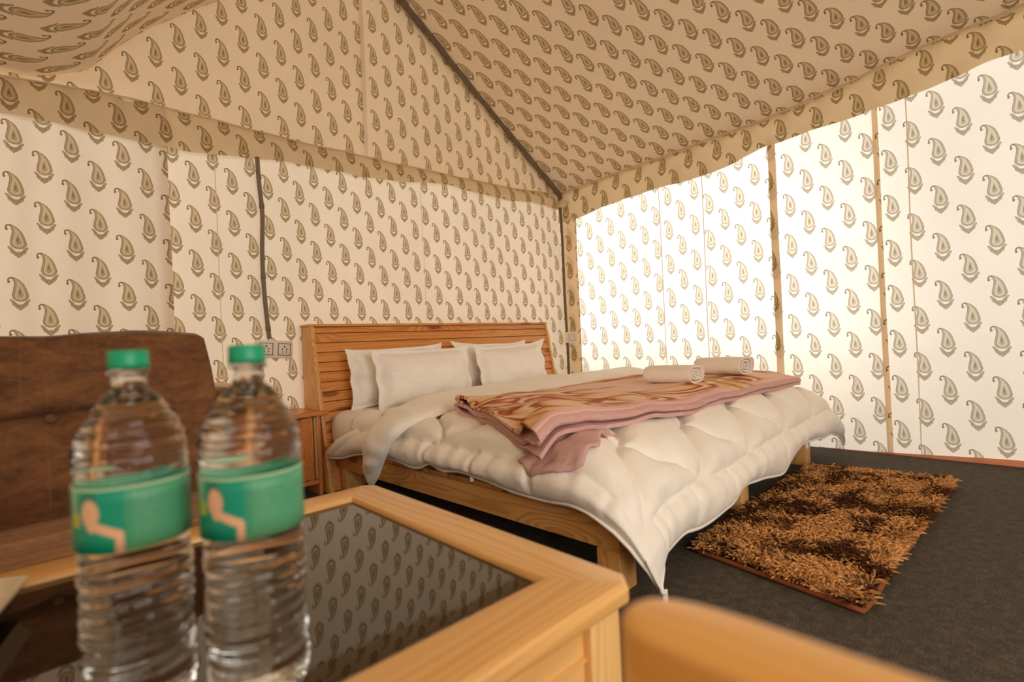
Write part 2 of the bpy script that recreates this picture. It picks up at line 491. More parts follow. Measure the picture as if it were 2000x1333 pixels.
def water_mat():
    T = NT('water_and_clear_plastic')
    co = T.coords('Object')
    g = T.new('ShaderNodeBsdfGlass'); g.inputs['IOR'].default_value = 1.30; g.inputs['Roughness'].default_value = .0
    g.inputs['Color'].default_value = (.985, .99, .985, 1)
    return T.done(g.outputs[0])
M['water'] = water_mat()
def clear_mat():
    T = NT('clear_plastic')
    g = T.new('ShaderNodeBsdfGlass'); g.inputs['IOR'].default_value = 1.06; g.inputs['Roughness'].default_value = .02
    return T.done(g.outputs[0])
M['clear'] = clear_mat()

def label_mat():
    T = NT('printed_green_label')
    uvn = T.new('ShaderNodeUVMap'); u, v, _ = T.xyz(uvn.outputs[0])
    green = s2l((0, 152, 124)); mid = s2l((64, 156, 118)); deep = s2l((0, 116, 90))
    c = T.mix(u.gt(.36), green, mid)
    # paragraph of fine print on the wide field
    lines = ((v*150.).sin()).gt(.0)*T.noise(T.mapping(uvn.outputs[0], scale=(60, 10, 1)), 1, 2, .6).gt(.46)*u.band(.40, .86)*v.band(.12, .9)
    c = T.mix(lines*.35, c, s2l((150, 196, 140)))
    c = T.mix((u-(v*.03)).band(.80, .86)*T.noise(uvn.outputs[0], 18, 2, .5).ss(.4, .5), c, deep)
    c = T.mix(v.lt(.13)*u.gt(.36)*.6, c, s2l((100, 176, 120)))
    c = T.mix(((u-.93)*(u-.93)*2.2+(v-.32)*(v-.32)).sqrt().lt(.13)*.8, c, s2l((128, 176, 120)))
    # figure: face, raised arm, hand
    def soft(q, r): return 1-q.ss(r*.75, r*1.15)
    face = soft(((u-.17)*(u-.17)*13.+(v-.62)*(v-.62)).sqrt(), .22)
    chin = soft(((u-.18)*(u-.18)*12.+(v-.46)*(v-.46)).sqrt(), .13)
    arm = (1-((v-(.44-(u-.19)*1.15)).abs()).ss(.05, .10))*u.band(.19, .35)
    fore = u.ss(.30, .32)*(1-u.ss(.345, .365))*(1-v.ss(.22, .34))
    skin = face.max(chin).max(arm).max(fore)
    hair = soft(((u-.165)*(u-.165)*9.+(v-.82)*(v-.82)).sqrt(), .15)
    c = T.mix(hair*.6, c, s2l((40, 90, 70)))
    c = T.mix(skin, c, s2l((236, 186, 150)))
    c = T.mix(u.lt(.09)*v.band(.40, .62), c, s2l((190, 196, 60)))
    c = T.mix(u.lt(.07)*v.gt(.62)*.6, c, s2l((190, 206, 180)))
    c = T.mix(v.gt(.955)*.8, c, s2l((190, 214, 170)))
    return T.done(T.principled(c, .45, None))
M['label'] = label_mat()

# ================================================================== STRUCTURE
XL, XR, YB, YF = -0.62, 3.38, 2.72, -1.70
RX, RZ = 1.60, 3.08                       # ridge
def interp(x, xs, ys): return float(np.interp(x, xs, ys))
def eave_back(x): return interp(x, [-.62, 0, .33, .7, 1.2, 1.86, 2.78, 3.38], [1.76, 1.785, 1.817, 1.826, 1.823, 1.838, 1.868, 1.925])
def eave_right(y): return interp(y, [-1.7, -.07, .24, .67, 1.05, 1.74, 2.2, 2.72], [2.16, 2.12, 2.10, 2.03, 1.985, 1.955, 1.94, 1.915])
def roof_left_z(x): return interp(x, [-.62, .12, .28, .40, .5, .82, RX], [1.76, 1.835, 1.92, 2.08, 2.19, 2.47, RZ])

fl = box(XL, XR, YF, YB, -.06, 0, bev=0)
floor = tag(link('floor', fl, M['carpet'], smooth=False), kind='structure')
gr = box(XL-9, XR+9, YF-9, YB+9, -.16, -.07, bev=0)
tag(link('ground', gr, simple('sandy_ground', s2l((196, 176, 144)), .9, 8, .3), smooth=False), kind='structure')

def wave_b(x, z):     # soft folds of the hanging cloth, towards the viewer (-y) positive
    k = .006*math.sin(x*9+nz(x*1.5, z*.6)*3)+.010*nz(x*1.8, z*.9, 3)
    k += .004*nz(x*7, z*1.2, 8)
    return k
XP = .52
wb = grid(lambda a, b: (XP+a*(XR-XP), YB-wave_b(XP+a*(XR-XP), b*1.9), b*(eave_back(XP+a*(XR-XP))+.01)), 180, 60,
          uv=lambda a, b: (a*(XR-XP)+XP, b*(eave_back(XP+a*(XR-XP))+.01)))
wall_back = tag(link('wall_back', wb, M['wall_back']), kind='structure')
def wave_r(y, z): return .006*math.sin(y*8+1+nz(y*1.5, z*.6, 5)*2)+.010*nz(y*1.7, z*.8, 11)
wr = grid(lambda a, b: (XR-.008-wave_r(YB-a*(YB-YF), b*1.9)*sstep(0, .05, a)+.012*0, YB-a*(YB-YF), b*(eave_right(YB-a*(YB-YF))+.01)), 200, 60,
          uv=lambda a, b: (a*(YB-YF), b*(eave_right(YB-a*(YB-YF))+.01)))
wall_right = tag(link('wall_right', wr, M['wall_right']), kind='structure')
wl = grid(lambda a, b: (XL, YF+a*(YB-YF), b*roof_left_z(XL)), 40, 20, uv=lambda a, b: (a*(YB-YF), b*1.8))
tag(link('wall_left', wl, M['wall_back']), kind='structure')
# front wall with an open doorway (x -.55 .. 1.15)
parts = []
def fr(x0, x1, z0, z1):
    return grid(lambda a, b: (x0+a*(x1-x0), YF, z0+b*(z1-z0)), 12, 12, uv=lambda a, b: (-(x0+a*(x1-x0)), z0+b*(z1-z0)))
wfm = join([fr(XL, -.55, 0, 1.95), fr(1.15, XR, 0, 1.95), fr(-.55, 1.15, 1.85, 1.95)])
def gable_fn(y):
    def f(a, b):
        x = XL+a*(XR-XL); lo = eave_back(x)
        hi = min(roof_left_z(x), RZ-(x-RX)*(RZ-1.915)/(XR-RX)) if x > RX else roof_left_z(x)
        hi = max(hi, lo+.002)+.03
        return (x, y-(.008*nz(x*2, b*3)+.006*math.sin(x*7+b))*math.sin(PI*b), lo+(hi-lo)*b)
    return f
tag(link('wall_front', join([wfm, grid(gable_fn(YF), 60, 20, uv=lambda a, b: (a*4, b*1.2))]), M['gable']), kind='structure')
def gable_uv(a, b):
    p = gable_fn(YB)(a, b); return (p[0], p[2])
gb = grid(gable_fn(YB), 160, 60, uv=gable_uv)
link('gable', gb, M['gable'], wall_back)

# ceiling: two slopes
nfac = 60
def roof_r(a, b):
    y = YB+.03-a*(YB-YF+.05); e = eave_right(y); L = math.hypot(XR-RX, RZ-e)
    x = XR+(RX-XR)*b; z = e+(RZ-e)*b
    sag = .035*math.sin(PI*b)+.010*nz(y*1.6, b*3, 4)*math.sin(PI*b)
    return (x, y, z-sag)
def roof_r_uv(a, b): return (a*(YB-YF), b*2.13)
rr_ = grid(roof_r, 120, 60, uv=roof_r_uv)
lxs = [-.62, -.25, .12, .28, .40, .5, .82, 1.2, RX]
ll = [0]
for i in range(1, len(lxs)): ll.append(ll[-1]+math.hypot(lxs[i]-lxs[i-1], roof_left_z(lxs[i])-roof_left_z(lxs[i-1])))
def roof_l(a, b):
    s = b*ll[-1]; x = interp(s, ll, lxs); y = YF-.02+a*(YB-YF+.05)
    return (x, y, roof_left_z(x)-.006*nz(y*1.6, b*4, 9)*math.sin(PI*b))
rl_ = grid(roof_l, 100, 60, uv=lambda a, b: (a*(YB-YF), b*ll[-1]))
ceiling = tag(link('ceiling', rr_, M['roof']), kind='structure')
link('left_slope', rl_, M['roof'], ceiling)

# valances hanging below the eaves
def val_low_b(x): return interp(x, [-.62, 0, .56, 1.19, 2.27, 3.29, 3.38], [1.61, 1.633, 1.656, 1.696, 1.775, 1.79, 1.79])+.012*math.sin(x*6.3+1)+.007*nz(x*9, 2)
def vb_fn(a, b):
    x = XL+a*(XR-.02-XL); t = 1-b
    hi = eave_back(x)+.012; lo = val_low_b(x)
    y = YB-.014-.022*(1-sstep(.5, .7, x))*min(b*0+1, 1)-.030*math.sin(min(t*1.6, 1)*PI*.5)-.010*math.sin(x*13+nz(x*2, 1)*4)*t-.008*nz(x*5, b*3, 6)
    return (x, y, lo+(hi-lo)*b)
vb = grid(vb_fn, 260, 16, uv=lambda a, b: (XL+a*4.0, vb_fn(a, b)[2]))
tag(link('trim_1', vb, M['valance']), kind='structure')
# rolled hem line where wall and gable are sewn together
def hem(p0, fn, n, rad): return tube([fn(i/n) for i in range(n+1)], [rad*(1+.35*nz(i*.31, 2)) for i in range(n+1)], 8)
def val_low_r(y): return interp(y, [-1.7, -.07, .49, .66, 1.055, 1.31, 1.87, 2.53, 2.72], [1.96, 1.925, 1.87, 1.85, 1.815, 1.775, 1.745, 1.70, 1.685])+.010*math.sin(y*6+2)+.006*nz(y*9, 5)
def vr_fn(a, b):
    y = YB-.02-a*(YB-YF-.02); t = 1-b
    hi = eave_right(y)+.012; lo = val_low_r(y)
    x = XR-.016-.034*math.sin(min(t*1.6, 1)*PI*.5)-.010*math.sin(y*12+nz(y*2, 1)*4)*t-.007*nz(y*5, b*3, 7)
    return (x, y, lo+(hi-lo)*b)
vr = grid(vr_fn, 260, 16, uv=lambda a, b: (a*(YB-YF), vr_fn(a, b)[2]))
tag(link('trim_2', vr, M['valance_r']), kind='structure')
# puffy hem roll above the right valance
def roll_pt(i, n=120):
    y = YB-.06-(YB-YF-.1)*i/n
    return (XR-.055+.006*nz(y*4, 3), y, eave_right(y)+.008+.006*nz(y*6, 8))
b_roll = tube([roll_pt(i) for i in range(121)], [.006+.003*nz(i*.5, 1) for i in range(121)], 10)
tag(link('trim_3', b_roll, M['hem']), kind='structure')
def roll_b(i, n=140):
    x = XL+.02+(XR-XL-.1)*i/n
    return (x, YB-.022-.02*(1-sstep(.5, .7, x))+.004*nz(x*4, 3), eave_back(x)+.012+.005*nz(x*6, 8))
tag(link('trim_4', tube([roll_b(i) for i in range(141)], [.0035+.0015*nz(i*.5, 1) for i in range(141)], 8), M['hem']), kind='structure')

# sewn strips / doubled cloth on the right wall
def rstrip(y0, y1, z0, off, mat, wav=.006, name='seam_strip'):
    def f(a, b):
        y = y0+(y1-y0)*a; z = z0+(val_low_r(y)+.05-z0)*b
        return (XR-off-wave_r(y, z)+wav*nz(z*2.5, a*2, y*3)-.003*math.sin(PI*a), y+.006*nz(z*1.4, y*5), z)
    me = grid(f, 6, 60, uv=lambda a, b: (YB-(y0+(y1-y0)*a), z0+1.8*b))
    return link(name, me, mat, wall_right)
rstrip(2.70, 2.545, .0, .020, M['strip_right'])
rstrip(1.055, 1.012, .0, .016, M['strip_right'])
rstrip(.522, .496, .0, .016, M['strip_right'])
# thin stitched seams (cords under the cloth)
for yy in (1.80, 1.48, .38): rstrip(yy, yy-.006, 0, .012, M['plain'], .001, 'seam')
def bstrip(x0, x1, z0, z1, name='seam', mat=None, off=.004):
    def f(a, b):
        z = z0+(z1-z0)*b; x = x0+(x1-x0)*a+.004*nz(z*1.3, x0*7)
        return (x, YB-off-(wave_b(x, z) if z1 < 1.9 else .010*math.sin(PI*min(max((z-1.85)/1.2, 0), 1))), z)
    return link(name, grid(f, 4, 50, uv=lambda a, b: (x0+(x1-x0)*a, z0+(z1-z0)*b)), mat or M['plain'], wall_back)
bstrip(.742, .747, 0, 1.72); bstrip(1.95, 1.954, 0, 1.78); bstrip(1.548, 1.572, 1.85, 3.03, off=.012)
# left overlapping cloth panel of the back wall, hanging in folds
def flap(a, b):
    x = XL+a*(.545-XL); z = b*(eave_back(x)+.01)
    f = .012*math.sin(x*38+nz(x*3, z*.4)*3)*sstep(-.3, .5, x)*(1-.3*b)*1.3
    return (x+.003*nz(z*2, 3), YB-.030-f-.010*nz(x*4, z), z)
fp = grid(flap, 160, 40, uv=lambda a, b: (XL+.02+a*(.545-XL-.02), b*(eave_back(XL+.02+a*(.545-XL-.02))+.01)))
link('hanging_panel', fp, M['panel'], wall_back)

# salmon hem showing at the foot of the right wall
def hemr(a, b):
    y = .85-a*(.85-YF); h = .004+.030*sstep(.75, -.1, y)
    return (XR-.02-.006*nz(y*5, 2)-.004*b, y, .001+h*b)
tag(link('baseboard_right', grid(hemr, 80, 3, uv=lambda a, b: (a*3, b*.1)), M['salmon']), kind='structure')

# ------------------------------------------------------------------ cables and conduits
def gpt(x):     # points on the right gable edge
    return RZ-(x-RX)*(RZ-1.915)/(XR-RX)
rp = []
for i in range(41):
    t = i/40; x = RX+.02+(XR-.05-RX-.02)*t
    rp.append((x, YB-.045-.008*nz(t*9, 1), gpt(x)-.03-.012*math.sin(t*PI)*1.0+.010*nz(t*8, 5)))
rp.append((XR-.06, YB-.055, 1.86)); rp.append((XR-.075, YB-.06, 1.82))
gc = link('roof_cable', tube(rp, [.020+.006*nz(i*.7, 4) for i in range(len(rp))], 12), M['wrap'])
tag(gc, 'grey cloth-wrapped cable running up the sloping edge of the tent gable', 'cable')
# corner pole
pp = [(XR-.078+.012*math.sin(t*2.2)+.006*nz(t*4, 1), YB-.062-.006*nz(t*3, 3), 1.80-1.78*t) for t in [i/30 for i in range(31)]]
cp = link('corner_conduit', tube(pp, .0115, 12), M['wrap'])
tag(cp, 'dark grey conduit running down the tent corner behind the bed', 'conduit')
# knotted cloth at the corner
kb = bmesh.new(); bmesh.ops.create_icosphere(kb, subdivisions=4, radius=.034)
for v in kb.verts:
    d = v.co.normalized(); v.co *= 1+.28*nz(d.x*2.2, d.y*2.2, d.z*2.2)+.12*math.sin(d.z*9+d.x*3)
    v.co += Vector((XR-.085, YB-.095, 1.825))
kn = link('cloth_knot', bm_mesh(kb), M['knot']); tag(kn, 'cream knotted cloth tie at the top of the tent corner', 'knot')
link('tail', tube([(XR-.07, YB-.10, 1.82), (XR-.045, YB-.115, 1.835), (XR-.03, YB-.10, 1.80), (XR-.04, YB-.09, 1.765)], [.012, .014, .012, .004], 10), M['knot'], kn)
# wall conduit beside the bed
wc = crom([(.925, YB-.052, 1.69), (.928, YB-.05, 1.58), (.938, YB-.05, 1.40), (.930, YB-.048, 1.22), (.930, YB-.048, 1.05), (.936, YB-.05, .90), (.945, YB-.05, .775)], 8)
w_ = link('wall_conduit', tube([tuple(p) for p in wc], .0105, 12), M['conduit'])
tag(w_, 'grey flexible conduit hanging down the tent wall to the double socket', 'conduit')
# corrugation rings every so often as couplings
for k in (14, 30, 44): link('coupling', tube([(wc[k][0], wc[k][1], wc[k][2]+.012), (wc[k][0], wc[k][1], wc[k][2]-.012)], .0125, 12), M['conduit'], w_)

def socket_box(name, label, c, ax, w, h, d, plates, tilt):
    """ax: unit vector along the face; faces the room"""
    t = thing(name, label, 'socket', c)
    n = Vector((ax[1], -ax[0], 0))            # towards the room for ax=(1,0)
    A = Vector((ax[0], ax[1], 0)); Z = Vector((0, 0, 1))
    A2 = A*math.cos(tilt)+Z*math.sin(tilt); Z2 = -A*math.sin(tilt)+Z*math.cos(tilt)
    C0 = Vector(c)
    def bx(a0, a1, z0, z1, n0, n1, bev):
        me = box(a0, a1, n0, n1, z0, z1, bev)
        for v in me.vertices: v.co = C0+A2*v.co.x+n*v.co.y+Z2*v.co.z
        return me
    link('back_box', bx(-w/2, w/2, -h/2, h/2, -.002, d, .004), M['plastic'], t)
    for (a, pw) in plates:
        link('face_plate', bx(a-pw/2, a+pw/2, -h*.36, h*.36, d, d+.004, .0015), M['plastic'], t)
        link('frame_line', join([bx(a-pw*.46, a+pw*.46, s*h*.33-.0012, s*h*.33+.0012, d+.004, d+.0055, 0) for s in (-1, 1)]
             + [bx(a+s*pw*.45-.0012, a+s*pw*.45+.0012, -h*.33, h*.33, d+.004, d+.0055, 0) for s in (-1, 1)]), M['black'], t)
        hs = []
        for (dx, dz, r) in ((0, .014, .0042), (-.011, .001, .0033), (.011, .001, .0033), (-.010, -.013, .003), (.010, -.013, .003)):
            p = C0+A2*(a+dx)+Z2*dz; hs.append(tube([p+n*(d+.003), p+n*(d+.0058)], r, 10))
        link('socket_hole', join(hs), M['black'], t)
    return t
socket_box('wall_socket', 'white double wall socket box on tent wall left of the bed', (.965, YB-.035, .722), (1, 0), .175, .088, .034, ((-.045, .068), (.043, .066)), -.07)
socket_box('wall_socket', 'small white wall socket on conduit in the tent corner', (XR-.058, YB-.085, .722), (.93, -.36), .088, .088, .03, ((.0, .06),), .05)

# ================================================================== BED
bed = thing('double_bed', 'low wooden double bed of knotty pine with slanted slatted headboard', 'bed', (2.05, 1.6, 0))
BX0, BX1 = 1.10, 2.935
# headboard: slanted, front face y = 2.552 at z .83 .. 2.45 at z 0
def hb_y(z): return 2.552-(.835-z)*.175
hb = prism([(hb_y(.0)+.03, .0), (2.655, .0), (2.655, .815), (hb_y(.815)+.026, .815)], 0, BX0+.02, BX1-.02, .002)
head = link('headboard', flat(hb), M['slat'], bed)
zt = .826; i = 0
while zt > .20:
    h = .049 if i else .032
    z0 = zt-h
    jit = random.uniform(-.0012, .0012)
    y0, y1 = hb_y(zt)+jit, hb_y(z0)+jit
    me = prism([(y0, zt-.0012), (y1, z0+.0012), (y1+.024, z0+.0012), (y0+.024, zt-.0012)], 0, BX0+.019, BX1-.019, .002, 1)
    link('slat', flat(me), M['slat'], head)
    zt = z0-.001; i += 1
cap_ = prism([(2.552-.006, .828), (2.665, .828), (2.665, .842), (2.552-.006, .842)], 0, BX0-.004, BX1+.004, .004)
link('top_rail', flat(cap_), M['slat'], head)
for x0 in (BX0, BX1-.022):
    sp = prism([(hb_y(0)-.012, 0), (2.66, 0), (2.66, .829), (hb_y(.83)-.006, .829)], 0, x0, x0+.022, .004)
    link('side_panel', flat(sp), M['pine_z'], bed)
# rails, legs, platform
link('side_rail', flat(box(1.165, 1.20, .787, 2.47, .112, .198, .004)), M['pine_y'], bed)
link('side_rail', flat(box(2.90, 2.935, .787, 2.47, .112, .198, .004)), M['pine_y'], bed)
link('foot_rail', flat(box(1.2, 2.90, .787, .822, .112, .198, .004)), M['pine_x'], bed)
for (lx, ly, w) in ((1.163, .785, .078), (2.01, .785, .078), (2.865, .785, .078), (1.175, 2.37, .078), (2.86, 2.37, .078), (2.01, 2.37, .078)):
    link('leg', flat(box(lx, lx+w, ly, ly+w, 0, .112 if w else .1, .003)), M['pine_z'], bed)
link('head_plank', flat(box(1.10, 2.93, 2.30, 2.475, .195, .232, .004)), M['pine_x'], bed)
yy = .80
while yy < 2.28:
    link('platform_plank', flat(box(1.168, 2.932, yy, yy+.118, .198, .216, .003)), M['pine_x'], bed); yy += .125

# mattress in its sheet
def mat_fn(a, b):
    return None
mb = bmesh.new()
bmesh.ops.create_cube(mb, size=1)
bmesh.ops.subdivide_edges(mb, edges=mb.edges[:], cuts=40, use_grid_fill=True)
for v in mb.verts:
    x, y, z = v.co*2
    # rounded box
    r = .12
    X_ = 2.03+x*.885; Y_ = 1.74+y*.74
    slump = 1-sstep(2.08, 2.24, Y_); X_ -= x*.11*slump
    ex = max(abs(x)-.9, 0)/.1; ey = max(abs(y)-.9, 0)/.1
    zz = z
    bul = (1-z*z)*.022
    X_ += math.copysign(bul, x)*(abs(x) > .98); Y_ += math.copysign(bul, y)*(abs(y) > .98)
    corner = (ex**3+ey**3)
    Z_ = .218+.084+z*(.084+.010*sstep(2.0, 2.3, Y_))-(.055*slump if z > 0 else 0)*(z+1)/2-(z > .0)*.018*min(corner, 1.3)*z
    rad = ex*ey
    X_ -= math.copysign(.035*rad, x); Y_ -= math.copysign(.035*rad, y)
    k = .006*nz(X_*7, Y_*7, Z_*9)+.004*nz(X_*3, Y_*18, Z_*3)
    v.co = Vector((X_+k, Y_-k, Z_+k*.6))
mat_o = link('mattress', bm_mesh(mb), M['sheet'])
tag(mat_o, 'white-sheeted mattress on the pine bed, bare at its head corner', 'mattress')

# ------------------------------------------------------------------ pillows
def pillow(name_label, c, w, h, t, lean, yaw, seed, roll=0., ears=.008):
    N = 44; M_ = 34
    vs = []; fs = []
    for side in (1, -1):
        for j in range(M_+1):
            for i_ in range(N+1):
                u = i_/N*2-1; v = j/M_*2-1
                iu = min(abs(u)/.88, 1); iv = min(abs(v)/.84, 1)
                th = t*max(0, (1-iu**3.2))**.55*max(0, (1-iv**3.0))**.55
                px = u*w/2*(1-.055*(1-v*v)*0-.022*(1-abs(v)**3)*abs(u)**4)
                pz = v*h/2*(1-.05*(1-abs(u)**3)*abs(v)**4)
                cx = (abs(u)*abs(v))**6
                px += math.copysign(ears*cx, u); pz += math.copysign(ears*cx, v)
                rim = max(iu, iv) >= 1
                y = side*(th*.5+.002)
                wv = .010*nz(u*3+seed, v*3, seed)+(.007*math.sin(u*9+seed*2)*(abs(v) > .84)+.007*math.sin(v*8+seed)*(abs(u) > .88))
                y += wv+side*.006*nz(u*4, v*7, seed+side)*(1-max(iu, iv))
                # creases radiating from the corners
                y += side*.004*math.sin((abs(u)-abs(v))*22+seed)*(iu*iv)**2*(not rim)
                vs.append((px, y, pz))
    S = (N+1)*(M_+1)
    for s in (0, 1):
        for j in range(M_):
            for i_ in range(N):
                a = s*S+j*(N+1)+i_; q = (a, a+1, a+N+2, a+N+1)
                fs.append(q if s == 0 else q[::-1])
    def rim_edge(i0, i1): fs.append((i1, i0, i0+S, i1+S))
    for i_ in range(N): rim_edge(i_, i_+1); rim_edge(M_*(N+1)+i_+1, M_*(N+1)+i_)
    for j in range(M_): rim_edge((j+1)*(N+1), j*(N+1)); rim_edge(j*(N+1)+N, (j+1)*(N+1)+N)
    me = mesh(vs, fs)
    rot = Matrix.Rotation(yaw, 4, 'Z')@Matrix.Rotation(lean, 4, 'X')@Matrix.Rotation(roll, 4, 'Y')
    me.transform(rot); me.transform(Matrix.Translation(Vector(c)))
    o = link('pillow', me, M['pillow'], origin=c)
    md = o.modifiers.new('s', 'SUBSURF'); md.levels = 1; md.render_levels = 1
    return tag(o, name_label, 'pillow', 'white pillows against the headboard')
pillow('white flanged pillow in front of its neighbour on the left side of the bed', (1.585, 2.235, .54), .61, .305, .15, -.16, .0, 1.3)
pillow('white pillow mostly hidden behind the left front pillow, its edge showing left', (1.52, 2.385, .555), .60, .305, .12, -.12, .0, 2.1, roll=-.02)
pillow('white flanged pillow in front on the right side of the bed', (2.26, 2.245, .54), .61, .305, .15, -.18, .02, 3.7, roll=-.03, ears=.022)
pillow('white pillow tucked behind the right front pillow, one ear standing up', (2.22, 2.392, .555), .60, .305, .12, -.12, -.02, 5.2, roll=.02, ears=.022)

# ------------------------------------------------------------------ duvet
pa_l = np.array([0, .06, .12, .18, .25, .34]); px_l = np.array([1.27, 1.215, 1.165, 1.125, 1.10, 1.105]); pd_l = np.array([0, .008, .026, .060, .100, .142])
pa_f = np.array([0, .08, .16, .24, .30, .38, .48]); py_f = np.array([.98, .90, .83, .765, .735, .715, .72]); pd_f = np.array([0, .015, .045, .095, .14, .20, .272])
pa_r = np.array([0, .08, .16, .24, .36, .50]); px_r = np.array([2.82, 2.90, 2.97, 3.04, 3.10, 3.14]); pd_r = np.array([0, .012, .04, .085, .175, .30])
SL, SR = pa_l[-1], pa_r[-1]; SF = pa_f[-1]
W0, W1 = 1.27, 2.82; T0, T1 = .98, 2.20
TOTX = SL+(W1-W0)+SR; TOTY = SF+(T1-T0)
def tri(t): t = t % 1.0; return abs(t*2-1)
def duvet_pt(s, t, lift=0.):
    """s: arc from left hem, t: arc from foot hem"""
    dl = max(SL-s, 0); dr = max(s-SL-(W1-W0), 0); df = max(SF-t, 0)
    if dl > 0: x = float(np.interp(dl, pa_l, px_l)); dx = float(np.interp(dl, pa_l, pd_l))
    elif dr > 0: x = float(np.interp(dr, pa_r, px_r)); dx = float(np.interp(dr, pa_r, pd_r))
    else: x = W0+s-SL; dx = 0
    if df > 0: y = float(np.interp(df, pa_f, py_f)); dy = float(np.interp(df, pa_f, pd_f))
    else: y = T0+t-SF; dy = 0
    drop = math.sqrt(dx*dx+dy*dy)
    top = .392+.034*sstep(1.5, 2.9, x)+.010*nz(x*2, y*2, 2)
    z = top-drop
    # foot corners swing outward a little
    cl = min(dl/SL, 1)*min(df/SF, 1); cr = min(dr/SR, 1)*min(df/SF, 1)
    al = min(dl/SL, 1); be = min(df/SF, 1); tau = (al-be)*min(al, be)*.10
    x += .075*cl*cl-tau*.75; y -= .055*cl-tau*.9
    z -= .045*sstep(0, SF, df)*max(0, 1-(x-1.17)/.26)*(be >= al)*(dl >= 0)+(.045*sstep(0, SF, df) if be < al else 0)*sstep(0, .5, be)
    x += .14*cr; y -= .01*cr; z += .03*cr
    # head end of the left side hangs back towards the headboard
    if dl > 0:
        k = sstep(1.80, 2.2, y)*sstep(SL*.55, SL*1.02, dl); y += .235*k; z -= .05*k
    # hem scallops
    e = sstep(SL-.10, SL, dl)*(1-min(cl*2, 1))
    z += e*(.014*math.sin(y*9.5+1.2)+.010*nz(y*7, 3))+.020*e*math.exp(-((y-1.56)/.05)**2)
    e = sstep(SF-.12, SF, df)*(1-min(cl*2, 1))
    z += e*(.016*math.sin(x*7.5)+.012*nz(x*6, 8)+.022*nz(x*2.1, 4)); y -= e*.010*math.sin(x*11+2)
    return [x, y, z]
def duvet_puff(s, t):
    # border channel and interior diamond quilting
    bl = s; bf = t; br = TOTX-s
    B = .16
    cl = min(max(SL-s, 0)/SL, 1)*min(max(SF-t, 0)/SF, 1); tip = 1-.9*min(cl*2.2, 1)
    dmin = min(bl, bf, br)
    if dmin < B:
        f = dmin/B
        puff = (max(0, math.sin(PI*min(max(f, 0), 1)))**.55)*.027
        along = t if bl < min(bf, br) or br < min(bl, bf) else s
        g = .0065*math.sin(along*58+3*nz(along*5, f))*(f**1.5)+.004*nz(along*30, f*3)*f
        puff += g*.8
        # a few cross tucks
        cell = (along/.27) % 1.0; d = min(cell, 1-cell)*.27
        puff -= .016*math.exp(-(d/.012)**2)*sstep(.05, .6, f)
        return puff*tip
    a, b = .41, .44
    u = (s-B-.03)/a; v = (t-B)/b+.05*math.sin(4*PI*u)
    p = u+v; q = u-v
    dp = min(p % 1, 1-(p % 1))*a*.75; dq = min(q % 1, 1-(q % 1))*a*.75
    d = min(dp, dq)
    e = min((dmin-B)/.05, 1)
    puff = (.036*(1-math.exp(-d/.035))-.010*math.exp(-(d/.007)**2))*(max(e, 0)**.6)*tip
    # creases pulled in from the border seam
    puff += .0045*math.sin(s*46+2*nz(s*4, 1))*math.exp(-(t-B)/.07)*(t-B > .004)
    return puff
NU, NV = 300, 210
V = np.zeros((NV+1, NU+1, 3)); PU = np.zeros((NV+1, NU+1))
for j in range(NV+1):
    for i in range(NU+1):
        s = TOTX*i/NU; t = TOTY*j/NV
        V[j, i] = duvet_pt(s, t); PU[j, i] = duvet_puff(s, t)+.003*nz(V[j, i, 0]*7, V[j, i, 1]*7, 4)
du = np.gradient(V, axis=1); dv = np.gradient(V, axis=0)
Nn = np.cross(du, dv); Nn /= np.linalg.norm(Nn, axis=2, keepdims=True)+1e-9
V2 = V+Nn*PU[..., None]
fs = [(j*(NU+1)+i, j*(NU+1)+i+1, (j+1)*(NU+1)+i+1, (j+1)*(NU+1)+i) for j in range(NV) for i in range(NU)]
dm = mesh(V2.reshape(-1, 3), fs)
duvet = link('duvet', dm, M['duvet'], origin=(2.05, 1.45, .42))
sol = duvet.modifiers.new('t', 'SOLIDIFY'); sol.thickness = .007; sol.offset = -1
vg = duvet.vertex_groups.new(name='thickness')
for j in range(NV+1):
    for i in range(NU+1):
        q = max(1-(TOTX*i/NU)/SL, 0)*max(1-(TOTY*j/NV)/SF, 0)+max((TOTX*i/NU-SL-(W1-W0))/SR, 0)*max(1-(TOTY*j/NV)/SF, 0)
        vg.add([j*(NU+1)+i], max(0, 1-1.6*q), 'REPLACE')
sol.vertex_group = 'thickness'; sol.thickness_vertex_group = .08
tag(duvet, 'thick cream quilted duvet draped over the whole bed', 'duvet')
# piped white hem along the edges
hem_pts = [V[j, 0]-[.002, 0, .004] for j in range(NV, -1, -2)]+[V[0, i]-[0, .002, .004] for i in range(2, NU+1, 2)]+[V[j, NU]-[-.002, 0, .004] for j in range(2, NV+1, 2)]
link('hem_piping', tube([tuple(p) for p in hem_pts], .0055, 6), M['white_tape'], duvet)
def tie(p, d, L):
    p = Vector(p); d = Vector(d)
    me = join([box(-.007, .007, -.0012, .0012, -L, .01, .0008)])
    for v in me.vertices: v.co = p+Vector((v.co.x*.8, v.co.y-v.co.x*.5, v.co.z))+d*(-v.co.z)
    return link('corner_tie', me, M['white_tape'], duvet)
tie(V[0, 0]+np.array([.0, 0, -.004]), (.05, 0, 0), .045)
tie(V[int(NV*.49), 0], (0, 0, 0), .026)
i_ = int(NU*.72); tie(V[0, i_], (.2, 0, 0), .035)
def duvet_top(x, y):
    """height of the quilt surface near a plan position"""
    d = (V2[..., 0]-x)**2+(V2[..., 1]-y)**2-V2[..., 2]*.002
    k = np.unravel_index(np.argmin(d), d.shape); return float(V2[k][2])

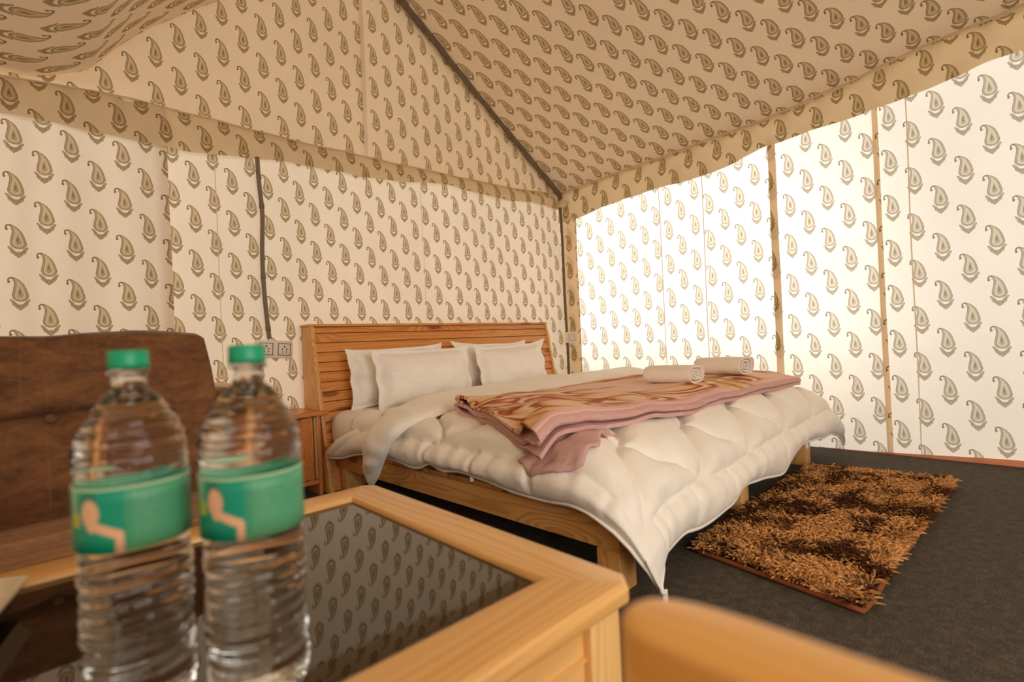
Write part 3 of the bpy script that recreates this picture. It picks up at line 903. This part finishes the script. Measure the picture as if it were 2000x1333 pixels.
# turned-back head end of the duvet, lying across the bed and hanging at the left
_rows = [((1.085, 1.955, .118), (1.082, 1.972, .12)), ((1.07, 1.86, .20), (1.066, 1.955, .20)), ((1.058, 1.775, .30), (1.055, 1.93, .305)),
        ((1.10, 1.72, .395), (1.10, 1.91, .405)), ((1.21, 1.70, .432), (1.24, 1.95, .448)), ((1.50, 1.735, .45), (1.50, 2.05, .462)),
        ((1.85, 1.70, .452), (1.85, 2.07, .468)), ((2.30, 1.64, .458), (2.30, 2.04, .474)), ((2.70, 1.63, .462), (2.70, 1.98, .478)),
        ((2.93, 1.60, .455), (2.93, 1.93, .462)), ((3.08, 1.56, .36), (3.08, 1.88, .37))]
rows = [((a[0], a[1], a[2]-(.022 if a[2] > .34 else 0)), (b[0], b[1], b[2]-(.022 if b[2] > .34 else 0))) for a, b in _rows]
F_ = crom([list(a)+list(b) for a, b in rows], 14)
nF = len(F_)-1
def flap_pt(a, b):
    k = a*nF; i0 = min(int(k), nF-1); fr_ = k-i0
    r_ = F_[i0]*(1-fr_)+F_[i0+1]*fr_
    f, bk = r_[:3], r_[3:]
    th = 2*PI*b; w = (1-math.cos(th))/2          # 0 front .. 1 back
    p = f*(1-w)+bk*w
    up = math.sin(th)
    bulge = (.040+.012*sstep(.4, .6, a))*np.sign(up)*abs(up)**.6
    thick = min(1, a*9+.15)
    left = 1-sstep(.24, .36, a)
    n_ = np.array([-left, 0, 1-left]); n_ = n_/np.linalg.norm(n_)
    wr_ = 1+.25*nz(a*18, b*5)+.16*math.sin(a*60+nz(a*8, 2)*6)*.5
    q = p+n_*bulge*thick*(wr_ if up > 0 else .35)
    q[1] += .010*nz(a*14, 2)*(1-w)+.012*nz(a*9, 7)*w
    return tuple(q)
fl_me = grid(lambda a, b: flap_pt(b, a), 40, 200, wrap_u=True)
link('turned_back_end', fl_me, M['duvet'], duvet)

# ------------------------------------------------------------------ folded blanket
blk = thing('folded_blanket', 'pink plush blanket with rust marbled print folded across the duvet', 'blanket', (2.05, 1.2, .45))
bfront = crom([(1.10, .965), (1.20, .97), (1.40, .925), (1.75, .885), (2.2, .85), (2.6, .835), (2.96, .83)], 12)
bback = crom([(1.25, 1.58), (1.31, 1.61), (1.48, 1.645), (1.8, 1.665), (2.3, 1.62), (2.68, 1.42), (2.96, 1.08)], 12)
nb = len(bfront)-1
bh = []
for i in range(nb+1):
    f, bk = bfront[i], bback[i]
    bh.append([duvet_top(f[0]*(1-w)+bk[0]*w, f[1]*(1-w)+bk[1]*w) for w in (0, .25, .5, .75, 1)])
bh = np.array(bh)
k_ = np.ones(9)/9
for c_ in range(5): bh[:, c_] = np.convolve(np.pad(bh[:, c_], 4, 'edge'), k_, 'valid')
# cross-section of the fold: (q from back 0 to front 1, height above the quilt)
sec_low = [(1.0, .016), (.85, .014), (.5, .012), (.12, .007), (.03, .012), (.0, .020), (.03, .028), (.12, .030)]
sec_mid = [(.12, .030), (.5, .029), (.85, .029), (.95, .031), (.985, .037), (.99, .044), (.97, .052)]
sec_top = [(.97, .052), (.93, .056), (.7, .054), (.4, .054), (.15, .054), (.06, .051), (.02, .044), (.03, .037), (.08, .036)]
def sec_curve(pts, n): return crom(pts, n)
def blanket_pt(a, q, h):
    k = a*nb; i0 = min(int(k), nb-1); fr_ = k-i0
    f = bfront[i0]*(1-fr_)+bfront[i0+1]*fr_; bk = bback[i0]*(1-fr_)+bback[i0+1]*fr_
    base = bh[i0]*(1-fr_)+bh[i0+1]*fr_
    w = 1-q
    z0 = float(np.interp(w, [-.1, 0, .25, .5, .75, 1], [base[0]-.03, base[0], base[1], base[2], base[3], base[4]]))
    x = f[0]*q+bk[0]*(1-q); y = f[1]*q+bk[1]*(1-q)
    le = 1-sstep(0, .22, a)
    hh = (h*(1.12-.42*sstep(.25, .55, a))+.004)*(1+.55*le*(q > .8)+.35*le*(q < .15))-.016*le*math.exp(-((q-.55)/.22)**2)*(h/.05)
    z = z0+max(hh, .003)+.006*nz(x*5, y*6, 3)+.004*math.sin(x*14+q*4)*q
    x += .05*le*nz(q*3, 4)+.035*math.sin(q*5)*le*(1-a*4 if a < .25 else 0)
    y += .014*nz(x*4, 1)*(q > .8)-.012*math.sin(x*5)*(q > .9)
    return (x, y, z)
def blanket_layer(name, pts, mat, v0, v1, nx=110):
    cur = sec_curve(pts, 5); n = len(cur)-1
    me = grid(lambda a, b: blanket_pt(a, *cur[int(round(b*n))]), nx, n, uv=lambda a, b: (a*1.8, v0+(v1-v0)*b))
    o = link(name, me, mat, blk)
    s_ = o.modifiers.new('t', 'SOLIDIFY'); s_.thickness = .013; s_.offset = 0
    d_ = o.modifiers.new('b', 'BEVEL'); d_.width = .003; d_.segments = 2; d_.limit_method = 'ANGLE'
    return o
blanket_layer('lower_fold', sec_low, M['blanket_back'], 0, .6)
blanket_layer('middle_fold', sec_mid, M['blanket_back'], .6, 1.2)
blanket_layer('top_fold', sec_top, M['blanket'], 0, .65)
# hanging front corner of the bottom layer
cornf = [((1.10, 1.10), (1.28, 1.04)), ((1.075, 1.02), (1.30, .99)), ((1.085, .93), (1.33, .94)), ((1.12, .865), (1.35, .90))]
def corner_pt(a, b):
    k = b*3; i0 = min(int(k), 2); t = k-i0
    A = np.array(cornf[i0][0])*(1-t)+np.array(cornf[i0+1][0])*t; B = np.array(cornf[i0][1])*(1-t)+np.array(cornf[i0+1][1])*t
    p = A*(1-a)+B*a
    fold = .012*math.sin(a*PI*3.2+.4)*(b**1.2)
    return (p[0], p[1]-.02*math.sin(a*PI*2)*b, duvet_top(p[0], p[1])+.012+fold)
cm = grid(corner_pt, 26, 20, uv=lambda a, b: (a*.3, b*.3))
oc = link('hanging_corner', cm, M['blanket_back'], blk)
s_ = oc.modifiers.new('t', 'SOLIDIFY'); s_.thickness = .009; s_.offset = 1

# ------------------------------------------------------------------ rolled towels
def towel(label, c, w, h, L, yaw, seed):
    turns = 2.7; n = 150; th = .0088
    pts = []
    for i in range(n+1):
        t = i/n; ang = t*turns*2*PI+2.6
        rx = (w/2)*(.10+.90*t)-.002; rz = (h/2)*(.16+.84*t)
        e = 2.6
        cx_ = math.cos(ang); sx_ = math.sin(ang)
        pts.append((math.copysign(abs(cx_)**(2/e), cx_)*rx+.006*nz(i*.05, seed), math.copysign(abs(sx_)**(2/e), sx_)*rz+.005*nz(i*.06, seed+4)))
    # tail lies flat under the roll
    nl = 14
    def f(a, b):
        p = pts[int(round(a*n))]
        y = (b-.5)*L
        y += .006*nz(a*9, seed)*(1 if b < .5 else -1)
        s = 1+.03*math.sin(b*PI)
        return (p[0]*s, y, p[1]*s+.002*nz(a*20, b*3, seed))
    me = grid(f, n, nl)
    me.transform(Matrix.Rotation(yaw, 4, 'Z')); me.transform(Matrix.Translation(Vector(c)))
    o = link('rolled_towel', me, M['towel'], origin=c)
    s = o.modifiers.new('t', 'SOLIDIFY'); s.thickness = .0075; s.offset = -1
    d = o.modifiers.new('b', 'BEVEL'); d.width = .002; d.segments = 2; d.limit_method = 'ANGLE'
    return tag(o, label, 'towel', 'rolled towels on the blanket')
btop = [blanket_pt(a_/120, q_/24, .0555) for a_ in range(40, 121) for q_ in range(1, 25)]
def rest(cx_, cy_, hw, hl): return float(np.percentile([p[2] for p in btop if abs(p[0]-cx_) < hw and abs(p[1]-cy_) < hl], 88))+.005
tz1 = rest(2.17, 1.13, .09, .11); tz2 = rest(2.55, 1.055, .09, .12)
towel('cream rolled towel on the blanket, nearer of the two to the pillows', (2.17, 1.13, tz1+.038), .185, .076, .22, .06, 1.0)
towel('cream rolled towel on the blanket, the one nearer the bright wall', (2.55, 1.055, tz2+.042), .185, .084, .23, -.04, 5.0)

# ================================================================== NIGHTSTAND
ns = thing('nightstand', 'small reddish pine nightstand with a door beside the headboard', 'nightstand', (.89, 2.56, 0))
link('top', flat(prism([(.665, 2.405), (1.118, 2.405), (1.118, 2.452), (1.096, 2.452), (1.096, 2.69), (.665, 2.69)], 2, .388, .408, .005)), M['night_x'], ns)
for x0 in (.68, 1.065):
    link('side_panel', flat(box(x0, x0+.018, 2.435, 2.68, 0, .388, .002)), M['night'], ns)
for x0 in (.697, 1.04):
    link('front_post', flat(box(x0-.018 if x0 > 1 else x0, x0+.0 if x0 > 1 else x0+.018, 2.437, 2.455, .055, .388, .002)), M['night'], ns)
link('bottom_rail', flat(box(.698, 1.065, 2.434, 2.452, .055, .078, .002)), M['night_x'], ns)
link('shelf_board', flat(box(.698, 1.065, 2.455, 2.66, .06, .075, .001)), M['night_x'], ns)
link('back_panel', flat(box(.698, 1.065, 2.66, 2.672, .055, .388, .001)), M['night'], ns)
link('door', flat(box(.72, 1.044, 2.432, 2.450, .082, .382, .003)), M['night'], ns)
link('bare_edge', flat(box(1.050, 1.0635, 2.436, 2.455, .082, .382, .001)), simple('raw_wood_edge', s2l((196, 150, 100)), .8), ns)

# ================================================================== SOFA
sofa = thing('sofa', 'brown crushed velvet sofa with light wood frame behind the coffee table', 'sofa', (-.1, 1.6, 0))
def cushion(name, x0, x1, prof, mat, tufts=(), thick=.14, amp=.010, seed=1., creases=()):
    """prof: closed outline in (y,z) swept along x with soft ends"""
    P = crom(prof+[prof[0]], 18)[:-1]; n = len(P); c = np.mean(P, axis=0)
    NX = 90
    def f(a, b):
        p = np.array(P[int(round(a*n)) % n]); x = x0+(x1-x0)*b
        e = min(b, 1-b)*(x1-x0)/.022
        k = 1 if e >= 1 else max(0, 1-(1-e)**2.2)**.5
        k = .965+.035*k
        q = c+(p-c)*k
        dirn = (p-c)/(np.linalg.norm(p-c)+1e-6)
        d = amp*nz(x*5, q[0]*6+seed, q[1]*6)+.004*nz(x*16, q[0]*16, q[1]*16)
        for (tx, tz, r, dep) in tufts:
            d -= dep*math.exp(-((x-tx)**2+(q[1]-tz)**2)/r**2)*(q[0] < c[0])
        for (cx0, cx1, cz, dep) in creases:
            if q[0] < c[0]:
                d -= dep*math.exp(-((q[1]-cz-.01*math.sin(x*9))/.010)**2)*sstep(cx0-.05, cx0+.02, x)*(1-sstep(cx1-.04, cx1+.05, x))
        q = q+dirn*d
        return (x, q[0], q[1])
    me = grid(f, n, NX, wrap_u=True)
    bm = bmesh.new(); bm.from_mesh(me)
    es = [e for e in bm.edges if e.is_boundary]; bmesh.ops.holes_fill(bm, edges=es, sides=0)
    me2 = bm_mesh(bm)
    return link(name, me2, mat, sofa)
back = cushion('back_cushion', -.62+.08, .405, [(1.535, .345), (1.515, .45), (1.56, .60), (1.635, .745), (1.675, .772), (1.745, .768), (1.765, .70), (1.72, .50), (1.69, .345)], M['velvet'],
               tufts=((.07, .575, .035, .045), (-.35, .575, .035, .045)), seed=3., creases=((-.04, .20, .575, .030), (-.42, -.25, .575, .018)))
# button in the tuft
bb = bmesh.new(); bmesh.ops.create_uvsphere(bb, u_segments=14, v_segments=8, radius=.011)
for v in bb.verts: v.co = Vector((v.co.x, v.co.y*.5, v.co.z))+Vector((.07, 1.566, .575))
link('button', bm_mesh(bb), M['velvet'], sofa)
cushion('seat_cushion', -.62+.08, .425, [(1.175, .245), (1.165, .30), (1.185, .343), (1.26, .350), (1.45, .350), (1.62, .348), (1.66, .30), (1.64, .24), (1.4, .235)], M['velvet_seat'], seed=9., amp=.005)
link('seat_rail', flat(box(-.55, .44, 1.19, 1.215, .14, .235, .004)), M['pine_x'], sofa)
link('seat_board', flat(box(-.55, .44, 1.19, 1.80, .215, .235, .002)), M['pine_x'], sofa)
link('back_rail', flat(box(-.55, .50, 1.80, 1.83, .10, .60, .004)), M['pine_x'], sofa)
link('armrest', flat(box(.445, .515, 1.44, 2.02, .585, .612, .008)), M['pine_y'], sofa)
link('front_post', flat(box(.45, .51, 1.46, 1.52, 0, .585, .004)), M['pine_z'], sofa)
link('back_post', flat(box(.45, .51, 1.94, 2.00, 0, .585, .004)), M['pine_z'], sofa)
link('side_rail', flat(box(.465, .495, 1.52, 1.94, .14, .235, .003)), M['pine_y'], sofa)
for lx, ly in ((-.54, 1.20), (.38, 1.20)): link('leg', flat(box(lx, lx+.05, ly, ly+.05, 0, .14, .003)), M['pine_z'], sofa)

# ================================================================== COFFEE TABLE
ta = thing('coffee_table', 'light wood coffee table with dark glass inlay in the foreground', 'table', (0.05, .75, 0))
TZ = .378
ca, sa = math.cos(-.035), math.sin(-.035)
def TT(x, y): return (.590+ca*x-sa*y, .372+sa*x+ca*y)       # local: x<=0, y>=0
TW, TD = 1.02, .745
fr_w = {'R': .088, 'N': .098, 'B': .078, 'L': .088}
def plate(pts, z0, z1, bev=.006, seg=3):
    b = bmesh.new()
    lo = [b.verts.new((*TT(*p), z0)) for p in pts]; hi = [b.verts.new((*TT(*p), z1)) for p in pts]
    b.faces.new(lo[::-1]); b.faces.new(hi); n = len(pts)
    for i in range(n): b.faces.new((lo[i], lo[(i+1) % n], hi[(i+1) % n], hi[i]))
    bmesh.ops.recalc_face_normals(b, faces=b.faces[:])
    return b, bev, seg
def mitre(name, pts, mat, outer):
    """bevel all long top edges but keep the mitre joints tight"""
    b, bev, seg = plate(pts, TZ-.030, TZ)
    b.verts.ensure_lookup_table()
    n = len(pts); es = []
    for e in b.edges:
        ids = sorted(v.index for v in e.verts)
        if ids[0] >= n or ids[1] < n:            # top or bottom loop
            i, j = [k % n for k in ids]
            if (i, j) in outer or (j, i) in outer: es.append(e)
    b.verts.index_update()
    bmesh.ops.bevel(b, geom=es, offset=.009, segments=4, affect='EDGES', profile=.5)
    return link(name, flat(bm_mesh(b), 35), mat, ta)
xR, xL_, yN, yB_ = 0, -TW, 0, TD
ix, iX, iy, iY = -fr_w['R'], -TW+fr_w['L'], fr_w['N'], TD-fr_w['B']
rc = .022
mitre('frame_rail', [(0-rc, 0), (0, rc), (0, TD-rc), (-rc, TD), (ix, iY), (ix, iy)], M['table_y'], {(0, 1), (1, 2), (2, 3), (4, 5)})
mitre('frame_rail', [(-TW+rc, 0), (-rc, 0), (ix, iy), (iX, iy)], M['table_x'], {(0, 1), (2, 3)})
mitre('frame_rail', [(-rc, TD), (-TW+rc, TD), (iX, iY), (ix, iY)], M['table_x'], {(0, 1), (2, 3)})
mitre('frame_rail', [(-TW, TD-rc), (-TW, rc), (-TW+rc, 0), (iX, iy), (iX, iY), (-TW+rc, TD)], M['table_y'], {(0, 1), (1, 2), (3, 4), (5, 0)})
b, _, _ = plate([(ix+.012, iy-.012), (ix+.012, iY+.012), (iX-.012, iY+.012), (iX-.012, iy-.012)], TZ-.016, TZ-.010)
link('glass_top', bm_mesh(b), M['glass_top'], ta, smooth=False)
def tbox(x0, x1, y0, y1, z0, z1, bev=.003):
    me = box(x0, x1, y0, y1, z0, z1, bev)
    for v in me.vertices:
        p = TT(v.co.x, v.co.y); v.co = Vector((p[0], p[1], v.co.z))
    return flat(me)
for (x0, y0) in ((-.082, .018), (-.082, TD-.078), (-TW+.02, .018), (-TW+.02, TD-.078)):
    link('leg', tbox(x0, x0+.062, y0, y0+.062, 0, TZ-.030), M['table_z'], ta)
link('apron', tbox(-TW+.08, -.08, .030, .050, .10, TZ-.030, .002), M['table_x'], ta)
link('apron', tbox(-TW+.08, -.08, TD-.062, TD-.042, .24, TZ-.030, .002), M['table_x'], ta)
link('apron', tbox(-.062, -.042, .08, TD-.08, .24, TZ-.030, .002), M['table_y'], ta)
link('apron', tbox(-TW+.04, -TW+.06, .08, TD-.08, .24, TZ-.030, .002), M['table_y'], ta)
for y in (.036, ): 
    for z in (.16, .225, .29):
        link('moulding', tbox(-TW+.08, -.081, .026, .032, z, z+.006, .001), M['table_x'], ta)

# ================================================================== WATER BOTTLES
def bottle(label, x, y, rot, s=1.0):
    t = thing('water_bottle', label, 'bottle', (x, y, TZ-.010))
    R = .0427*s; z0 = TZ-.009
    HB = .3205*s
    prof = [(.0001, .006), (.016, .004), (.028, .0), (.036, .002), (R*.93, .010), (R*.985, .020)]
    z = .026
    def rr(z):
        # ribs below and above the label
        base = R
        if z > .250:
            k = (z-.250)/(HB-.036-.250); base = .0160+(R-.0160)*math.cos(min(k, 1)*PI/2)**1.05
        rib = 0
        if .028 < z < .135 or .228 < z < .290: rib = -.0016*(.5+.5*math.cos(z/.0128*2*PI))
        if .140 <= z <= .226: base = R*.975
        return base+rib
    while z < HB-.04:
        prof.append((rr(z), z)); z += .0016
    prof += [(.0155, HB-.038), (.0135, HB-.034), (.0135, HB-.020), (.0165, HB-.0195), (.0165, HB-.0175), (.0135, HB-.017), (.0130, HB-.003), (.0001, HB-.003)]
    # wobble the ribs around the circumference
    n = 72; vs = []; fs = []
    for (r, z) in prof:
        for k in range(n):
            th = 2*PI*k/n
            w = .0010*math.sin(3*th+z*70)*sstep(.03, .05, z)*(1-sstep(.25, .30, z)) if not (.137 < z < .228) else 0
            r2_ = r+(w if r > .02 else 0)
            vs.append((x+r2_*math.cos(th), y+r2_*math.sin(th), z0+z+(.0022*math.sin(2*th+z*40) if (.028 < z < .135 or .228 < z < .285) else 0)))
    m = len(prof)
    for i in range(m-1):
        for k in range(n): fs.append((i*n+k, i*n+(k+1) % n, (i+1)*n+(k+1) % n, (i+1)*n+k))
    fs.append(tuple(range(n))[::-1]); fs.append(tuple(range((m-1)*n, m*n)))
    link('body', mesh(vs, fs), M['water'], t)
    # neck ring and cap
    cp_ = [(.0001, HB+.001), (.0150, HB+.001), (.0162, HB-.0005), (.0165, HB-.012), (.0168, HB-.0165), (.0145, HB-.0165)]
    cm_ = lathe([(r, z0+z) for r, z in cp_][::-1], 60, x, y)
    for v in cm_.vertices:
        th = math.atan2(v.co.y-y, v.co.x-x); rr_x = math.hypot(v.co.x-x, v.co.y-y)
        if rr_x > .0155:
            k = 1+.012*math.cos(th*30); v.co.x = x+(v.co.x-x)*k; v.co.y = y+(v.co.y-y)*k
    link('cap', cm_, M['cap'], t)
    link('neck_ring', lathe([(r, z0+z) for r, z in [(.0150, HB-.0215), (.0172, HB-.0213), (.0172, HB-.0190), (.0150, HB-.0188)]], 40, x, y), M['clear'], t)
    # wrapped label
    za, zb = .154*s, .208*s
    nl = 60
    def lf(a, b):
        th = rot+a*2*PI
        r_ = R+.0006+.0003*math.sin(th*5)
        return (x+r_*math.cos(th), y+r_*math.sin(th), z0+za+(zb-za)*b)
    def luv(a, b):      # the printed face repeats twice round the bottle
        return ((a*2) % 1.000001 if a < 1 else 1., b)
    lm = grid(lf, 96, 4, uv=lambda a, b: (a*2-math.floor(min(a*2, 1.999999)) , b))
    # fix the seam uv of the faces that end exactly on a repeat
    uvl = lm.uv_layers[0].data
    for p in lm.polygons:
        us = [uvl[l].uv[0] for l in p.loop_indices]
        if max(us)-min(us) > .5:
            for l in p.loop_indices:
                if uvl[l].uv[0] < .25: uvl[l].uv[0] = 1.0
    lo = link('label', lm, M['label'], t)
    so = lo.modifiers.new('t', 'SOLIDIFY'); so.thickness = .0003; so.offset = 1
    return t
bottle('clear water bottle with green cap and label, left one', .0835, .604, math.radians(-172), 1.06)
bottle('clear water bottle with green cap and label, right one beside its twin', .1695, .541, math.radians(-181), 1.06)

# ================================================================== TRAY (cut by the left frame edge)
tr = thing('serving_tray', 'cream shallow tray at the left end of the coffee table', 'tray', (-.17, .92, TZ))
tp = [(.017, .985), (-.035, .79), (-.36, .86), (-.33, 1.03), (-.02, 1.01)]
def ring_poly(sc, z): 
    cx_ = sum(p[0] for p in tp)/5; cy_ = sum(p[1] for p in tp)/5
    return [(cx_+(p[0]-cx_)*sc, cy_+(p[1]-cy_)*sc, z) for p in tp]
def shell(levels):
    vs = []; fs = []
    for sc, z in levels: vs += ring_poly(sc, z)
    for i in range(len(levels)-1):
        for k in range(5): fs.append((i*5+k, i*5+(k+1) % 5, (i+1)*5+(k+1) % 5, (i+1)*5+k))
    fs.append(tuple(range(5))[::-1]); fs.append(tuple(range((len(levels)-1)*5, len(levels)*5)))
    me = mesh(vs, fs); bm = bmesh.new(); bm.from_mesh(me)
    bmesh.ops.bevel(bm, geom=bm.edges[:], offset=.0022, segments=3, affect='EDGES'); return flat(bm_mesh(bm), 50)
link('dish', shell([(.90, TZ+.007), (1.0, TZ+.030), (.965, TZ+.030), (.86, TZ+.014)]), M['tray'], tr)
link('underside', shell([(.82, TZ+.0005), (.93, TZ+.006)]), M['tray_under'], tr)

# ================================================================== FOREGROUND ARMCHAIR
ac = thing('armchair', 'pale orange wooden armchair, rounded arm close to the camera at bottom right', 'chair', (-.03, -.15, 0))
AZ = .56
arm_out = [np.array((.209, -.45)), np.array((.209, .04))]+crom([(.209, .10), (.209, .120), (.2105, .1375), (.2165, .1475), (.227, .1515), (.2395, .1485), (.249, .138), (.2545, .118), (.256, .09)], 6)+[np.array((.256, .03)), np.array((.256, -.45))]
def arm_slab(z0, z1, bev=.006):
    pts = [np.array(p) for p in arm_out]; n = len(pts)
    def off(d):
        o = []
        for i in range(n):
            t = pts[(i+1) % n]-pts[i-1]; t = t/(np.linalg.norm(t)+1e-9)
            nn = np.array([t[1], -t[0]])
            if i in (0, n-1): nn = np.array([1. if i == 0 else -1., 0])
            o.append(pts[i]+nn*d)
        return o
    lv = [(z0, 0)]+[(z1-bev+bev*math.sin(k*PI/10), bev*(1-math.cos(k*PI/10))) for k in range(6)]
    vs = []; fs = []
    for z, d in lv: vs += [(p[0], p[1], z) for p in off(d)]
    for k in range(len(lv)-1):
        for i in range(n): fs.append((k*n+i, k*n+(i+1) % n, (k+1)*n+(i+1) % n, (k+1)*n+i))
    fs.append(tuple(range(n))); fs.append(tuple(range((len(lv)-1)*n, len(lv)*n)))
    me = mesh(vs, fs); b = bmesh.new(); b.from_mesh(me)
    return flat(bm_mesh(b), 60)
link('armrest', arm_slab(AZ-.022, AZ), M['chair_y'], ac)
# front post under the arm, rounded like it, and the side board
pb = [p for p in arm_out if p[1] > .105]
def post():
    b = bmesh.new(); pts = [(p[0], p[1]) for p in pb]+[(.2555, .104), (.2095, .104)]
    lo = [b.verts.new((*p, 0)) for p in pts]; hi = [b.verts.new((*p, AZ-.0222)) for p in pts]
    b.faces.new(lo[::-1]); b.faces.new(hi); n = len(pts)
    for i in range(n): b.faces.new((lo[i], lo[(i+1) % n], hi[(i+1) % n], hi[i]))
    return flat(bm_mesh(b), 50)
link('front_post', post(), M['chair_z'], ac)
link('side_board', flat(box(.2102, .2515, -.44, .1035, .30, AZ-.0222, .001)), M['chair_y'], ac)
link('back_post', flat(box(.210, .254, -.50, -.4405, 0, .78, .004)), M['chair_z'], ac)
link('seat_board', flat(box(-.34, .2095, -.44, -.02, .28, .31, .004)), M['chair_y'], ac)
link('back_board', flat(box(-.34, .2095, -.50, -.475, .33, .78, .005)), M['chair_z'], ac)
link('armrest', flat(box(-.39, -.345, -.45, -.03, AZ-.022, AZ, .006)), M['chair_y'], ac)
link('front_post', flat(box(-.39, -.345, -.09, -.03, 0, AZ-.0222, .004)), M['chair_z'], ac)
link('back_post', flat(box(-.39, -.345, -.50, -.4405, 0, .78, .004)), M['chair_z'], ac)
link('side_board', flat(box(-.385, -.35, -.44, -.0905, .30, AZ-.0222, .003)), M['chair_y'], ac)

# ================================================================== SHAGGY RUG
rc4 = [np.array(p) for p in ((1.542, .755), (1.450, .290), (2.885, .215), (2.815, .755))]   # near-bed, front, far-front, far-bed
def rugp(a, b):     # a along the length, b across (0 = bed side)
    return (rc4[0]*(1-a)+rc4[3]*a)*(1-b)+(rc4[1]*(1-a)+rc4[2]*a)*b
rug = link('rug_backing', grid(lambda a, b: (*rugp(a, 1-b), .010+.002*nz(a*6, b*4)), 60, 30), simple('brown_backing', s2l((84, 48, 22)), .9))
rug.name = 'shaggy_rug'
so = rug.modifiers.new('t', 'SOLIDIFY'); so.thickness = .007; so.offset = -1
tag(rug, 'shaggy rug in mottled dark brown and tan beside the bed foot', 'rug')
edge = []
for k in range(40): edge.append((*(rugp(k/40, 0)+[.0, .002*nz(k*.4, 1)]), .009))
for k in range(20): edge.append((*rugp(1, k/20), .009))
for k in range(60): p = rugp(1-k/60, 1); edge.append((p[0]+.006*nz(k*.16, 2), p[1]+.008*nz(k*.14, 3)-.004*math.sin(k*.25), .010+.002*nz(k*.3, 6)))
for k in range(21): edge.append((*rugp(0, 1-k/20), .009))
link('binding', tube(edge, .0075, 8), M['binding'], rug)
NS = 17000
A_ = rng.random(NS); B_ = rng.random(NS)
ring = np.array([[math.cos(t), math.sin(t)] for t in (0, 2*PI/3, 4*PI/3)])
sv = np.zeros((NS, 12, 3), np.float32); sc_ = np.zeros((NS, 12, 4), np.float32)
tan_ = np.array(s2l((226, 168, 104))[:3]); brn = np.array(s2l((78, 42, 18))[:3]); rst = np.array(s2l((168, 104, 52))[:3])
for k in range(NS):
    a, b_ = A_[k], B_[k]; p = rugp(.004+a*.992, .01+b_*.98)
    n1 = nz(p[0]*5.5, p[1]*9., 1); n2 = nz(p[0]*17, p[1]*22, 4)
    m = sstep(-.22, .22, n1+.6*n2+rng.normal(0, .14)+.08)
    col = brn*(1-m)+(tan_*(.55+.45*rng.random())+rst*.15)*m
    ang = 2*PI*nz(p[0]*4, p[1]*4, 7)*1.3+rng.normal(0, .9)-1.2
    L = .032+.014*rng.random(); lean = .55+.40*rng.random()
    # strands at the rim fall outwards
    out = np.zeros(2)
    if b_ < .05: out += [0, 1.1]
    if b_ > .97: out += [0, -.5]
    if a < .03: out += [-1.0, .1]
    if a > .97: out += [1.0, 0]
    d = np.array([math.cos(ang), math.sin(ang)])+out; d /= np.linalg.norm(d)+1e-6
    side = np.array([-d[1], d[0], 0]); r0 = .0028+.0008*rng.random()
    bend = rng.normal(0, .25)
    for q, (t, hz) in enumerate(((0, 0), (.35, .55), (.72, .85), (1.0, .80))):
        c = np.array([p[0]+d[0]*L*lean*t-d[1]*bend*L*t*t, p[1]+d[1]*L*lean*t+d[0]*bend*L*t*t, .011+L*hz*(1.15-lean)*1.15])
        r = r0*(1.0, 1.15, 1.05, .55)[q]
        for w in range(3):
            sv[k, q*3+w] = c+side*ring[w, 0]*r+np.array([d[0]*.5, d[1]*.5, .85])*ring[w, 1]*r
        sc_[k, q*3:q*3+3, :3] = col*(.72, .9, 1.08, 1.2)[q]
sc_[..., 3] = 1
base_f = []
for q in range(3):
    for w in range(3): base_f.append((q*3+w, q*3+(w+1) % 3, (q+1)*3+(w+1) % 3, (q+1)*3+w))
bf_ = np.array(base_f)
F_all = (bf_[None]+np.arange(NS)[:, None, None]*12).reshape(-1)
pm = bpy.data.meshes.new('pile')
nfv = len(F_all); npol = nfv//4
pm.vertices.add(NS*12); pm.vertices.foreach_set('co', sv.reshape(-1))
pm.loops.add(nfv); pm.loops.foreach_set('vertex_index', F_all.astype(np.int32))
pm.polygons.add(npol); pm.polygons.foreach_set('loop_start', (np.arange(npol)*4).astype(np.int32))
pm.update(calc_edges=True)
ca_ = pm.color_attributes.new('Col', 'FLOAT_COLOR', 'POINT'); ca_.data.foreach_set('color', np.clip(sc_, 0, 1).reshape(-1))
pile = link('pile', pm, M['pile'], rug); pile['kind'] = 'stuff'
